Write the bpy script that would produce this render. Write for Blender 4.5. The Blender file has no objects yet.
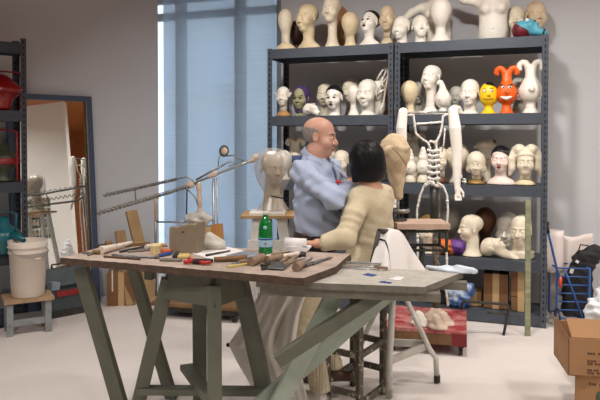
import bpy, bmesh, math, random
import numpy as np
import openvdb
from mathutils import Vector, Matrix, Euler
random.seed(7)
rng = np.random.default_rng(7)
SC = bpy.context.scene
COL = SC.collection
R = math.radians
# ------------------------------------------------------------------ camera
F = 640.0; EYE = 1.58; PITCH = R(1.2); HROW = 139.0
CROW = HROW + F * math.tan(PITCH)
cam_d = bpy.data.cameras.new('camera'); cam = bpy.data.objects.new('camera', cam_d); COL.objects.link(cam)
cam.location = (0, 0, EYE); cam.rotation_euler = (R(90) - PITCH, 0, 0)
cam_d.sensor_width = 36; cam_d.lens = 36 * F / 600
cam_d.shift_y = -(200 - CROW) / 600; cam_d.clip_start = .05
SC.camera = cam
def ray(x, y):
    c, s = math.cos(PITCH), math.sin(PITCH); u = CROW - y
    return Vector((x - 300, F * c + u * s, -F * s + u * c))
def W(x, y, Y):            # point on the sight line of a spot in the photo, Y metres into the room
    d = ray(x, y); return Vector((0, 0, EYE)) + d * (Y / d.y)
def onz(x, y, z):          # same, where it meets the height z
    d = ray(x, y); return Vector((0, 0, EYE)) + d * ((z - EYE) / d.z)
# ------------------------------------------------------------------ materials
MATS = {}
def mat(name, col, rough=.6, metal=0., var=.0, scale=8., col2=None, bump=0., spec=.5, emit=None, stretch=None, lo=.4, hi=.65, coat=0., trans=0.):
    if name in MATS: return MATS[name]
    m = bpy.data.materials.new(name); m.use_nodes = True; nt = m.node_tree; b = nt.nodes['Principled BSDF']
    b.inputs['Roughness'].default_value = rough; b.inputs['Metallic'].default_value = metal
    b.inputs['Specular IOR Level'].default_value = spec; b.inputs['Coat Weight'].default_value = coat
    b.inputs['Transmission Weight'].default_value = trans
    c = (*col, 1)
    b.inputs['Base Color'].default_value = c
    if emit:
        b.inputs['Emission Color'].default_value = c; b.inputs['Emission Strength'].default_value = emit
    if var or col2 or bump:
        tc = nt.nodes.new('ShaderNodeTexCoord'); mp = nt.nodes.new('ShaderNodeMapping'); n = nt.nodes.new('ShaderNodeTexNoise')
        nt.links.new(tc.outputs['Object'], mp.inputs['Vector']); nt.links.new(mp.outputs[0], n.inputs['Vector'])
        if stretch: mp.inputs['Scale'].default_value = stretch
        n.inputs['Scale'].default_value = scale; n.inputs['Detail'].default_value = 5; n.inputs['Roughness'].default_value = .65
        if var or col2:
            r = nt.nodes.new('ShaderNodeValToRGB')
            r.color_ramp.elements[0].position = lo; r.color_ramp.elements[1].position = hi
            r.color_ramp.elements[0].color = (*(col2 if col2 else [max(0, x * (1 - var)) for x in col]), 1)
            r.color_ramp.elements[1].color = c
            nt.links.new(n.outputs['Fac'], r.inputs['Fac']); nt.links.new(r.outputs[0], b.inputs['Base Color'])
        if bump:
            bn = nt.nodes.new('ShaderNodeBump'); bn.inputs['Strength'].default_value = bump; bn.inputs['Distance'].default_value = .01
            nt.links.new(n.outputs['Fac'], bn.inputs['Height']); nt.links.new(bn.outputs[0], b.inputs['Normal'])
    MATS[name] = m; return m
# ------------------------------------------------------------------ objects
def thing(name, label, cat, loc=(0, 0, 0), rz=0, group=None):
    o = bpy.data.objects.new(name, None); COL.objects.link(o); o.empty_display_size = .05
    o.location = loc; o.rotation_euler = (0, 0, rz); o['label'] = label; o['category'] = cat
    if group: o['group'] = group
    return o
def tag(o, label, cat, group=None, kind=None):
    o['label'] = label; o['category'] = cat
    if group: o['group'] = group
    if kind: o['kind'] = kind
    return o
def struct(o): o['kind'] = 'structure'; return o
def link(name, me, parent=None, loc=None, rot=None):
    o = bpy.data.objects.new(name, me); COL.objects.link(o)
    if parent: o.parent = parent
    if loc is not None: o.location = loc
    if rot is not None: o.rotation_euler = rot
    return o
class MB:
    def __init__(s): s.v = []; s.f = []; s.m = []; s.sm = []
    def add(s, vs, fs, mi=0, smooth=False):
        o = len(s.v); s.v += [tuple(v) for v in vs]
        for f in fs: s.f.append([i + o for i in f]); s.m.append(mi); s.sm.append(smooth)
        return s
    def box(s, c, size, rot=None, mi=0):
        h = [x / 2 for x in size]; c = Vector(c)
        M = rot if isinstance(rot, Matrix) else (Euler(rot).to_matrix() if rot is not None else Matrix.Identity(3))
        vs = [c + M @ Vector((sx * h[0], sy * h[1], sz * h[2])) for sx in (-1, 1) for sy in (-1, 1) for sz in (-1, 1)]
        return s.add(vs, [(0, 1, 3, 2), (4, 6, 7, 5), (0, 4, 5, 1), (2, 3, 7, 6), (0, 2, 6, 4), (1, 5, 7, 3)], mi)
    def beam(s, a, b, w, h, up=(0, 0, 1), mi=0):   # w across, h along 'up'
        a, b = Vector(a), Vector(b); d = b - a; L = d.length; d.normalize(); u = Vector(up); u = (u - d * u.dot(d))
        if u.length < 1e-4: u = Vector((1, 0, 0))
        u.normalize(); q = d.cross(u)
        M = Matrix((d, q, u)).transposed()
        return s.box((a + b) / 2, (L, w, h), M, mi)
    def tube(s, pts, r, seg=8, mi=0, closed=False):
        pts = [Vector(p) for p in pts]; n = len(pts)
        rs = [r] * n if not isinstance(r, (list, tuple)) else r
        T = []
        for i in range(n):
            a = pts[(i - 1) % n] if (closed or i > 0) else pts[i]; b = pts[(i + 1) % n] if (closed or i < n - 1) else pts[i]
            t = b - a; T.append(t.normalized() if t.length > 1e-9 else Vector((0, 0, 1)))
        u = T[0].orthogonal().normalized(); vs = []
        for i in range(n):
            u = u - T[i] * u.dot(T[i]); u = u.normalized() if u.length > 1e-6 else T[i].orthogonal().normalized()
            w = T[i].cross(u)
            for k in range(seg):
                a = 2 * math.pi * k / seg; vs.append(pts[i] + (u * math.cos(a) + w * math.sin(a)) * rs[i])
        fs = []
        for i in range(n if closed else n - 1):
            j = (i + 1) % n
            for k in range(seg):
                k2 = (k + 1) % seg; fs.append((i * seg + k, i * seg + k2, j * seg + k2, j * seg + k))
        o = len(s.v); s.add(vs, fs, mi, True)
        if not closed:
            s.f.append([o + k for k in range(seg)][::-1]); s.m.append(mi); s.sm.append(False)
            s.f.append([o + (n - 1) * seg + k for k in range(seg)]); s.m.append(mi); s.sm.append(False)
        return s
    def lathe(s, prof, c=(0, 0, 0), seg=24, mi=0, M=None):
        c = Vector(c); vs = []
        for r, z in prof:
            for k in range(seg):
                a = 2 * math.pi * k / seg; p = Vector((r * math.cos(a), r * math.sin(a), z))
                vs.append(c + (M @ p if M else p))
        fs = []; n = len(prof)
        for i in range(n - 1):
            for k in range(seg):
                k2 = (k + 1) % seg; fs.append((i * seg + k, i * seg + k2, (i + 1) * seg + k2, (i + 1) * seg + k))
        o = len(s.v); s.add(vs, fs, mi, True)
        if prof[0][0] > 1e-4: s.f.append([o + k for k in range(seg)][::-1]); s.m.append(mi); s.sm.append(False)
        if prof[-1][0] > 1e-4: s.f.append([o + (n - 1) * seg + k for k in range(seg)]); s.m.append(mi); s.sm.append(False)
        return s
    def ball(s, c, r, seg=16, rings=10, mi=0, M=None):
        if not isinstance(r, (tuple, list)): r = (r, r, r)
        c = Vector(c); vs = []; fs = []
        for i in range(rings + 1):
            t = math.pi * i / rings
            for k in range(seg):
                a = 2 * math.pi * k / seg
                p = Vector((r[0] * math.sin(t) * math.cos(a), r[1] * math.sin(t) * math.sin(a), -r[2] * math.cos(t)))
                vs.append(c + (M @ p if M else p))
        for i in range(rings):
            for k in range(seg):
                k2 = (k + 1) % seg; fs.append((i * seg + k, i * seg + k2, (i + 1) * seg + k2, (i + 1) * seg + k))
        return s.add(vs, fs, mi, True)
    def prism(s, poly, h, M=None, c=(0, 0, 0), mi=0):   # 2-D outline extruded by h along local z
        n = len(poly); c = Vector(c); vs = []
        for z in (0, h):
            for x, y in poly:
                p = Vector((x, y, z)); vs.append(c + (M @ p if M else p))
        fs = [list(range(n))[::-1], [n + i for i in range(n)]] + [(i, (i + 1) % n, n + (i + 1) % n, n + i) for i in range(n)]
        return s.add(vs, fs, mi)
    def quad8(s, lo, hi, mi=0):          # hexahedron from 4 lower and 4 upper corners
        return s.add(list(lo) + list(hi), [(3, 2, 1, 0), (4, 5, 6, 7), (0, 1, 5, 4), (1, 2, 6, 5), (2, 3, 7, 6), (3, 0, 4, 7)], mi)
    def sheet(s, fn, nu, nv, mi=0):
        vs = [fn(i / nu, j / nv) for i in range(nu + 1) for j in range(nv + 1)]
        fs = [(i * (nv + 1) + j, (i + 1) * (nv + 1) + j, (i + 1) * (nv + 1) + j + 1, i * (nv + 1) + j + 1) for i in range(nu) for j in range(nv)]
        return s.add(vs, fs, mi, True)
    def build(s, name, mats, parent=None, bevel=0, loc=None, rz=None, thick=0, sub=0, smooth=None, origin=None):
        if not isinstance(mats, (list, tuple)): mats = [mats]
        if origin is not None:
            o = Vector(origin); s.v = [tuple(Vector(v) - o) for v in s.v]; loc = o
        me = bpy.data.meshes.new(name); me.from_pydata(s.v, [], s.f); 
        for m in mats: me.materials.append(m)
        me.polygons.foreach_set('material_index', s.m)
        me.polygons.foreach_set('use_smooth', s.sm if smooth is None else [smooth] * len(s.f))
        bm = bmesh.new(); bm.from_mesh(me); bmesh.ops.recalc_face_normals(bm, faces=bm.faces); bm.to_mesh(me); bm.free()
        me.update()
        ob = link(name, me, parent, loc, (0, 0, rz) if rz is not None else None)
        if thick:
            t = ob.modifiers.new('solid', 'SOLIDIFY'); t.thickness = thick; t.offset = 0
        if sub:
            t = ob.modifiers.new('sub', 'SUBSURF'); t.levels = t.render_levels = sub
        if bevel:
            t = ob.modifiers.new('bevel', 'BEVEL'); t.width = bevel; t.segments = 2; t.limit_method = 'ANGLE'; t.angle_limit = R(40)
        return ob
# ------------------------------------------------------------------ signed distance modelling
class S:
    def __init__(s, lo, hi, res):
        s.lo = np.array(lo, np.float32); s.res = res
        n = np.ceil((np.array(hi) - np.array(lo)) / res).astype(int) + 1
        s.n = n; s.d = np.full(n, 1.0, np.float32)
        s.ax = [s.lo[i] + res * np.arange(n[i], dtype=np.float32) for i in range(3)]
        s.o = Vector((0, 0, 0)); s.M = Matrix.Identity(3); s.k = 1.0
    def frame(s, o=(0, 0, 0), M=None, k=1.0): s.o = Vector(o); s.M = M or Matrix.Identity(3); s.k = k; return s
    def T(s, p): return s.o + s.M @ (Vector(p) * s.k)
    def blk(s, lo, hi):
        a = np.clip(np.floor((np.array(lo) - s.lo) / s.res).astype(int), 0, s.n); b = np.clip(np.ceil((np.array(hi) - s.lo) / s.res).astype(int) + 1, 0, s.n)
        sl = tuple(slice(a[i], b[i]) for i in range(3))
        X = s.ax[0][sl[0]][:, None, None]; Y = s.ax[1][sl[1]][None, :, None]; Z = s.ax[2][sl[2]][None, None, :]
        return sl, X, Y, Z
    def comb(s, sl, d, k, cut):
        e = s.d[sl]
        if cut:
            d = -d
            if k > 0:
                h = np.clip(.5 - .5 * (d - e) / k * -1, 0, 1); h = np.clip(.5 + .5 * (d - e) / k, 0, 1); s.d[sl] = e + (d - e) * h + k * h * (1 - h)
            else: s.d[sl] = np.maximum(e, d)
        elif k > 0:
            h = np.clip(.5 + .5 * (e - d) / k, 0, 1); s.d[sl] = e + (d - e) * h - k * h * (1 - h)
        else: s.d[sl] = np.minimum(e, d)
    def ell(s, c, r, k=0., cut=False, rot=None):
        if not isinstance(r, (tuple, list)): r = (r, r, r)
        c = s.T(c); r = [x * s.k for x in r]; k *= s.k
        A = s.M @ Euler(rot).to_matrix() if rot is not None else s.M
        m = max(r) + k + 4 * s.res
        sl, X, Y, Z = s.blk([c[i] - m for i in range(3)], [c[i] + m for i in range(3)])
        X = X - c.x; Y = Y - c.y; Z = Z - c.z
        q = [A[0][i] * X + A[1][i] * Y + A[2][i] * Z for i in range(3)]
        k0 = np.sqrt(sum((q[i] / r[i]) ** 2 for i in range(3))); k1 = np.sqrt(sum((q[i] / r[i] ** 2) ** 2 for i in range(3))) + 1e-6
        s.comb(sl, (k0 * (k0 - 1) / k1).astype(np.float32), k, cut); return s
    def cap(s, a, b, ra, rb=None, k=0., cut=False, sq=None):
        rb = ra if rb is None else rb
        a, b = s.T(a), s.T(b); ra *= s.k; rb *= s.k; k *= s.k; m = max(ra, rb) + k + 4 * s.res
        sl, X, Y, Z = s.blk([min(a[i], b[i]) - m for i in range(3)], [max(a[i], b[i]) + m for i in range(3)])
        ba = b - a; L2 = ba.length_squared + 1e-9
        t = np.clip(((X - a.x) * ba.x + (Y - a.y) * ba.y + (Z - a.z) * ba.z) / L2, 0, 1)
        d = np.sqrt((X - a.x - t * ba.x) ** 2 + (Y - a.y - t * ba.y) ** 2 + (Z - a.z - t * ba.z) ** 2) - (ra + (rb - ra) * t)
        s.comb(sl, d.astype(np.float32), k, cut); return s
    def path(s, pts, rs, k=0., cut=False):
        for i in range(len(pts) - 1): s.cap(pts[i], pts[i + 1], rs[i], rs[i + 1], k, cut)
        return s
    def box(s, c, h, r=.0, k=0., cut=False, rot=None):
        c = s.T(c); h = [x * s.k for x in h]; r *= s.k; k *= s.k; m = math.sqrt(sum(x * x for x in h)) + k + 4 * s.res
        A = s.M @ Euler(rot).to_matrix() if rot is not None else s.M
        sl, X, Y, Z = s.blk([c[i] - m for i in range(3)], [c[i] + m for i in range(3)])
        X = X - c.x; Y = Y - c.y; Z = Z - c.z
        q = [np.abs(A[0][i] * X + A[1][i] * Y + A[2][i] * Z) - h[i] + r for i in range(3)]
        d = np.sqrt(sum(np.maximum(x, 0) ** 2 for x in q)) + np.minimum(np.maximum(np.maximum(q[0], q[1]), q[2]), 0) - r
        s.comb(sl, d.astype(np.float32), k, cut); return s
    def keep(s, p, n, k=0.):              # keep the half space on the side n points to
        p = s.T(p); n = (s.M @ Vector(n)).normalized()
        sl, X, Y, Z = s.blk(s.lo, s.lo + s.res * s.n)
        d = (X - p.x) * n.x + (Y - p.y) * n.y + (Z - p.z) * n.z
        s.comb(sl, (d + np.zeros_like(s.d)).astype(np.float32), k * s.k, True) if False else s._keep(d, k * s.k); return s
    def _keep(s, d, k):
        q = -d
        if k > 0:
            h = np.clip(.5 + .5 * (q - s.d) / k, 0, 1); s.d = (s.d + (q - s.d) * h + k * h * (1 - h)).astype(np.float32)
        else: s.d = np.maximum(s.d, q).astype(np.float32)
    def wave(s, amp, fn):
        X = s.ax[0][:, None, None]; Y = s.ax[1][None, :, None]; Z = s.ax[2][None, None, :]
        s.d = (s.d + amp * fn(X, Y, Z)).astype(np.float32); return s
    def mesh(s, name, mats, parent=None, loc=None, rot=None, origin=None):
        d = s.d.copy()
        for i in range(3):
            ix = [slice(None)] * 3
            for e in (0, -1): ix[i] = e; d[tuple(ix)] = np.maximum(d[tuple(ix)], s.res)
        lim = 4 * s.res
        g = openvdb.FloatGrid(lim); g.copyFromArray(np.clip(d, -lim, lim))
        p, q = g.convertToQuads(0.0)
        p = p * s.res + s.lo
        if origin is not None: p = p - np.array(origin); loc = origin
        me = bpy.data.meshes.new(name); nq = len(q)
        me.vertices.add(len(p)); me.vertices.foreach_set('co', p.astype(np.float32).ravel())
        me.loops.add(nq * 4); me.polygons.add(nq)
        q = q[:, ::-1] if orient(p, q) else q
        me.loops.foreach_set('vertex_index', q.astype(np.int32).ravel())
        me.polygons.foreach_set('loop_start', np.arange(0, nq * 4, 4, dtype=np.int32))
        me.polygons.foreach_set('use_smooth', np.ones(nq, bool))
        me.update(calc_edges=True); me.validate()
        for m in (mats if isinstance(mats, (list, tuple)) else [mats]): me.materials.append(m)
        return link(name, me, parent, loc, rot)
def orient(p, q):
    a, b, c, d = p[q[:, 0]], p[q[:, 1]], p[q[:, 2]], p[q[:, 3]]
    ctr = p.mean(0); n = np.cross(c - a, d - b); return float((n * (a - ctr)).sum()) < 0
def wrinkle(X, Y, Z):
    return (np.sin(31 * X + 17 * Z + 9 * np.sin(11 * Z + 7 * Y)) * np.sin(23 * Y - 19 * Z + 2) + .6 * np.sin(57 * Z + 21 * X - 26 * Y + 3 * np.sin(19 * X)))
def dup(root, loc=None, rz=None, label=None, scale=None):
    r = root.copy(); COL.objects.link(r)
    if loc is not None: r.location = loc
    if rz is not None: r.rotation_euler = (0, 0, rz)
    if label: r['label'] = label
    if scale: r.scale = (scale,) * 3
    for ch in list(root.children):
        c = ch.copy(); COL.objects.link(c); c.parent = r
        for g in ch.children:
            d = g.copy(); COL.objects.link(d); d.parent = c
    return r
# ------------------------------------------------------------------ palette (linear)
def srgb(r, g, b): return tuple(((x / 255 + .055) / 1.055) ** 2.4 if x / 255 > .04045 else x / 255 / 12.92 for x in (r, g, b))
m_floor = mat('floor_paint', srgb(224, 216, 210), .55, var=.06, scale=1.5, bump=.05)
m_wall = mat('wall_paint', srgb(196, 198, 201), .9, var=.02, scale=2)
m_wallw = mat('wall_paint_white', srgb(232, 230, 226), .9)
m_ceil = mat('ceiling_wood', srgb(176, 108, 56), .5, var=.35, scale=6, stretch=(1, 8, 1))
m_steel = mat('slate_steel', srgb(74, 81, 91), .45, metal=.1, var=.12, scale=9)
m_hole = mat('slot_black', (.006, .006, .007), .9)
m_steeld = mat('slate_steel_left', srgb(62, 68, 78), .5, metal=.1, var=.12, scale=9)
m_blue = mat('mirror_frame_blue', srgb(62, 78, 104), .5, var=.2, scale=5)
m_wood = mat('pine', srgb(184, 150, 106), .7, var=.28, scale=5, stretch=(1, 1, .12), bump=.1)
m_woodd = mat('old_wood', srgb(132, 98, 62), .75, var=.35, scale=7, stretch=(1, 1, .2), bump=.1)
m_white = mat('white_paint', srgb(222, 218, 210), .5, var=.1, scale=9)
m_card = mat('cardboard', srgb(160, 120, 82), .85, var=.12, scale=4)
m_cardd = mat('cardboard_dark', srgb(128, 90, 58), .85, var=.12, scale=4)
m_tape = mat('parcel_tape', srgb(190, 160, 116), .4)
m_black = mat('black_plastic', (.012, .012, .013), .5)
m_metal = mat('bare_metal', srgb(170, 170, 168), .38, metal=.8, var=.2, scale=20)
m_dmetal = mat('dark_metal', srgb(74, 72, 68), .5, metal=.6, var=.3, scale=30)
# ------------------------------------------------------------------ room shell
A = Vector((math.cos(R(20)), -math.sin(R(20)), 0)); B = Vector((math.sin(R(20)), math.cos(R(20)), 0))   # along / into the back wall
LW = Vector((.741, .671, 0)); LN = Vector((.671, -.741, 0))                                              # along / out of the left wall
S0 = Vector((-.313, 6.16, 0))
CEIL = 3.35
def sp(u, d, z=0): return S0 + A * u + B * d + Vector((0, 0, z))
_e0, _e1 = sp(-4.4, .78), sp(5.3, .78)
POLY = [(-13, -3.4), (8, -3.4), (8, 8.4), (4.98, 8.4), (_e1.x, _e1.y), (_e0.x, _e0.y), (-13, _e0.y)]
fl = MB().prism(POLY, .1, None, (0, 0, -.1)).build('floor', m_floor); struct(fl)
ce = MB().prism(POLY, .1, None, (0, 0, CEIL)).build('ceiling', m_ceil); struct(ce)
D0 = .62      # back wall face, behind the shelves
def wallseg(mb, u0, u1, z0, z1, d0=D0, t=.16): mb.quad8([sp(u0, d0, z0), sp(u1, d0, z0), sp(u1, d0 + t, z0), sp(u0, d0 + t, z0)], [sp(u0, d0, z1), sp(u1, d0, z1), sp(u1, d0 + t, z1), sp(u0, d0 + t, z1)])
WU0, WU1 = -3.0, -.105
mb = MB(); wallseg(mb, WU1, 5.2, 0, CEIL); wallseg(mb, -4.2, WU0, 0, CEIL); wallseg(mb, WU0, WU1, 3.2, CEIL); wallseg(mb, WU0, WU1, 0, .06)
struct(mb.build('wall_back', m_wall))
# left partition, its end standing clear of the window
P0 = Vector((-2.077, 6.313, 0))
def lw(t, d, z=0): return P0 + LW * t + LN * d + Vector((0, 0, z))
mb = MB(); mb.quad8([lw(-14.4, -.14), lw(.765, -.14), lw(.765, 0), lw(-14.4, 0)], [lw(-14.4, -.14, CEIL), lw(.765, -.14, CEIL), lw(.765, 0, CEIL), lw(-14.4, 0, CEIL)])
struct(mb.build('wall_left', m_wall))
# right wall: ends at an opening to a wood lined hall (both seen in the mirror)
mb = MB().box((4.05, .38, CEIL / 2), (.14, 6.06, CEIL)); struct(mb.build('wall_right', m_wallw))
mb = MB().box((7.6, 2.6, CEIL / 2), (.14, 11.6, CEIL)); struct(mb.build('wall_hall', m_ceil))
mb = MB().box((-2.5, -3.2, CEIL / 2), (21, .14, CEIL)); struct(mb.build('wall_front', m_wall))
mb = MB().box((4.9, 6.7, CEIL / 2), (.14, 3.4, CEIL)).box((6.25, 8.3, CEIL / 2), (2.8, .14, CEIL)); struct(mb.build('wall_hall_end', m_ceil))
# window behind the roller blind
m_frame = mat('window_frame_grey', srgb(120, 124, 128), .5)
win = MB()
for u in (-2.98, -1.36, -.62, -.125): win.quad8([sp(u - .055, D0 + .05, .06), sp(u + .055 if u < -.2 else u + .02, D0 + .05, .06), sp(u + .055 if u < -.2 else u + .02, D0 + .13, .06), sp(u - .055, D0 + .13, .06)], [sp(u - .055, D0 + .05, 3.2), sp(u + .055 if u < -.2 else u + .02, D0 + .05, 3.2), sp(u + .055 if u < -.2 else u + .02, D0 + .13, 3.2), sp(u - .055, D0 + .13, 3.2)])
for z in (.06, 2.93, 3.12): win.quad8([sp(WU0, D0 + .06, z), sp(WU1, D0 + .06, z), sp(WU1, D0 + .12, z), sp(WU0, D0 + .12, z)], [sp(WU0, D0 + .06, z + .08), sp(WU1, D0 + .06, z + .08), sp(WU1, D0 + .12, z + .08), sp(WU0, D0 + .12, z + .08)])
window = struct(win.build('window_1', m_frame))
gm = bpy.data.materials.new('window_glass'); gm.use_nodes = True; nt = gm.node_tree; nt.nodes.clear()
o = nt.nodes.new('ShaderNodeOutputMaterial'); mx = nt.nodes.new('ShaderNodeMixShader'); tr = nt.nodes.new('ShaderNodeBsdfTransparent'); gl = nt.nodes.new('ShaderNodeBsdfGlossy'); gl.inputs['Roughness'].default_value = .02
tr.inputs[0].default_value = (.93, .97, 1, 1)
mx.inputs[0].default_value = .06; nt.links.new(tr.outputs[0], mx.inputs[1]); nt.links.new(gl.outputs[0], mx.inputs[2]); nt.links.new(mx.outputs[0], o.inputs[0])
g = MB(); g.quad8([sp(WU0, D0 + .088, .06), sp(WU1, D0 + .088, .06), sp(WU1, D0 + .094, .06), sp(WU0, D0 + .094, .06)], [sp(WU0, D0 + .088, 3.2), sp(WU1, D0 + .088, 3.2), sp(WU1, D0 + .094, 3.2), sp(WU0, D0 + .094, 3.2)])
g.build('window_pane', gm, window)
# roller blind: thin woven mesh that lets some light and shapes through
bm_ = bpy.data.materials.new('blind_fabric'); bm_.use_nodes = True; nt = bm_.node_tree; nt.nodes.clear()
o = nt.nodes.new('ShaderNodeOutputMaterial'); m1 = nt.nodes.new('ShaderNodeMixShader'); m2 = nt.nodes.new('ShaderNodeMixShader')
tr = nt.nodes.new('ShaderNodeBsdfTransparent'); di = nt.nodes.new('ShaderNodeBsdfDiffuse'); tl = nt.nodes.new('ShaderNodeBsdfTranslucent')
tc = nt.nodes.new('ShaderNodeTexCoord'); mp = nt.nodes.new('ShaderNodeMapping'); nz = nt.nodes.new('ShaderNodeTexNoise'); rp = nt.nodes.new('ShaderNodeValToRGB')
mp.inputs['Scale'].default_value = (2, 2, 160); nz.inputs['Scale'].default_value = 1.
nt.links.new(tc.outputs['Object'], mp.inputs[0]); nt.links.new(mp.outputs[0], nz.inputs['Vector']); nt.links.new(nz.outputs['Fac'], rp.inputs['Fac'])
rp.color_ramp.elements[0].position = .3; rp.color_ramp.elements[0].color = (*srgb(150, 161, 171), 1); rp.color_ramp.elements[1].position = .7; rp.color_ramp.elements[1].color = (*srgb(157, 168, 178), 1)
for n in (di, tl): nt.links.new(rp.outputs[0], n.inputs['Color'])
m1.inputs[0].default_value = .5; nt.links.new(di.outputs[0], m1.inputs[1]); nt.links.new(tl.outputs[0], m1.inputs[2])
m2.inputs[0].default_value = .86; nt.links.new(tr.outputs[0], m2.inputs[1]); nt.links.new(m1.outputs[0], m2.inputs[2]); nt.links.new(m2.outputs[0], o.inputs[0])
bl = thing('roller_blind', 'tall pale blue translucent roller blind drawn down over the window', 'blind', sp(-.83, D0 - .03, 0))
BO = sp(-.83, D0 - .03, 0)
def bp(u, d, z): return sp(u, d, z) - BO
mb = MB(); u0, u1 = -1.52, -.15
mb.sheet(lambda a, b: bp(u0 + (u1 - u0) * a, D0 - .03 + .004 * math.sin(a * 22), .04 + 3.14 * b), 30, 6); mb.build('fabric', bm_, bl)
mb = MB().tube([bp(u0, D0 - .03, 3.22), bp(u1, D0 - .03, 3.22)], .035, 14); mb.build('roller', m_white, bl)
mb = MB().tube([bp(u0, D0 - .03, .03), bp(u1, D0 - .03, .03)], .012, 8); mb.build('hem_bar', m_frame, bl)
# building across the street, seen dimly through the blind
m_fac = mat('facade', srgb(206, 210, 216), .8, var=.1, scale=.5); m_facw = mat('facade_window', srgb(196, 208, 224), .1, spec=.8)
bd = thing('office_building', 'pale office building across the street behind the roller blind', 'building', sp(-3, 14, 0), R(-20))
MB().box((0, 3, 6), (26, 6, 20)).build('facade', m_fac, bd)
for i in range(9):
    for j in range(5):
        MB().box((-9 + i * 2.3, -.02, -1 + j * 2.6), (1.3, .06, 1.5)).build('window', m_facw, bd)
MB().box((0, -6, -4.1), (30, 12, .1)).build('pavement', m_fac, bd)
# ------------------------------------------------------------------ light
w = bpy.data.worlds.new('sky'); SC.world = w; w.use_nodes = True; nt = w.node_tree
bg = nt.nodes['Background']; bg.inputs[0].default_value = (.85, .93, 1.0, 1); bg.inputs[1].default_value = 3.0
m_lamp = mat('lamp_glow', (1, .9, .76), emit=9)
def downlight(x, y, power, i=0, r=.11, spread=150, lab=None, tilt=None):
    t = thing('downlight', lab or 'round recessed downlight in the wood ceiling, caught in the mirror', 'ceiling light', (x, y, CEIL), 0, 'recessed ceiling downlights')
    MB().lathe([(r, -.012), (r + .03, -.016), (r + .035, 0), (r, 0)], seg=24).build('trim_ring', m_white, t)
    MB().lathe([(0, -.004), (r, -.004), (r, 0), (0, 0)], seg=24).build('diffuser', m_lamp, t)
    if power:
        l = bpy.data.lights.new('lamp', 'AREA'); l.shape = 'DISK'; l.size = r * 2; l.energy = power; l.color = (1, .965, .92); l.spread = R(spread)
        o = bpy.data.objects.new('lamp', l); COL.objects.link(o); o.location = (x, y, CEIL - .03)
        if tilt: o.rotation_euler = tilt
for x, y, p in [(-1.6, .8, 26), (.3, .6, 22), (2.4, .8, 20), (-1.5, 3.0, 30), (.75, 2.6, 22), (2.5, 2.2, 26), (-3.4, 2.2, 26)]: downlight(x, y, p)
for x, y, p in [(-.4, 4.7, 24), (1.0, 4.2, 30), (2.4, 3.7, 23)]: downlight(x, y, p, spread=125, tilt=(R(30), 0, R(-15)))
for x, y in [(4.7, 4.6), (5.6, 3.9), (5.6, 5.4), (6.6, 4.4)]: downlight(x, y, 25)
SC.view_settings.view_transform = 'Standard'; SC.view_settings.look = 'None'; SC.view_settings.gamma = 1; SC.view_settings.exposure = 0
# ------------------------------------------------------------------ steel shelf units
def shelf_unit(name, label, o, a, b, width, depth, levels, h, msteel, group=None, bh=.09, rear_dark=True):
    ang = math.atan2(a.y, a.x)
    t = thing(name, label, 'shelf unit', o, ang, group)
    pw, pt = .048, .004
    for x in (0, width):
        sx = 1 if x == 0 else -1
        for y in (0, depth):
            sy = 1 if y == 0 else -1
            p = MB()
            p.box((x + sx * pw / 2, y + sy * pt / 2, h / 2), (pw, pt, h)); p.box((x + sx * pt / 2, y + sy * .022, h / 2), (pt, .044, h))
            z = .06
            while z < h - .02:
                p.box((x + sx * pw / 2, y - sy * .0005, z), (.011, .003, .024), mi=1); p.box((x - sx * .0005, y + sy * .024, z), (.003, .011, .024), mi=1)
                p.box((x + sx * pw / 2, y + sy * (pt + .0005), z), (.011, .003, .024), mi=1); p.box((x + sx * (pt + .0005), y + sy * .024, z), (.003, .011, .024), mi=1)
                z += .052
            p.build('post', [msteel, m_hole], t)
    for z in levels:
        s = MB(); w = width - 2 * .003
        s.box((width / 2, depth / 2, z - .012), (w - .012, depth - .02, .014))
        s.box((width / 2, .010, z - bh / 2 - .002), (width - 2 * pt, .012, bh)); s.box((width / 2, depth - .010, z - bh / 2 - .002), (width - 2 * pt, .012, bh))
        for x in (.010, width - .010): s.box((x, depth / 2, z - bh / 2 - .002), (.012, depth - .03, bh))
        sh = s.build('shelf', msteel, t)
    return t
LV = [.10, .552, 1.186, 1.80, 2.44]
SW = 1.222
shelf_unit('metal_shelf_unit', 'slate grey steel shelf unit by the blind, filled with mannequin heads', sp(0, 0), A, B, SW, .46, LV, 2.445, m_steel, 'slate grey shelf units against the back wall')
shelf_unit('metal_shelf_unit', 'slate grey steel shelf unit holding the yellow and orange cartoon heads', sp(SW + .012, 0), A, B, SW + .06, .46, LV, 2.445, m_steel, 'slate grey shelf units against the back wall')
# left unit, near the mirror
LP = Vector((-2.32, 5.44, 0))
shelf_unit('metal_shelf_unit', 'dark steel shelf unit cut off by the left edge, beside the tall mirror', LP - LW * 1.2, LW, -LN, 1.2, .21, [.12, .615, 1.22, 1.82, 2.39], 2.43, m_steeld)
def su(px, d, z):           # where along the shelf a sight line through column px passes, at depth d
    c, s_ = math.cos(PITCH), math.sin(PITCH); k = (px - 300) / F
    p = sp(0, d); h = (EYE - z) * s_
    return (k * (p.y * c + h) - p.x) / (A.x - k * A.y * c)
def spos(px, d, z): return sp(su(px, d, z), d, z)
def scl(p): return F / (p.y * math.cos(PITCH) + (EYE - p.z) * math.sin(PITCH))    # px per metre there
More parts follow.
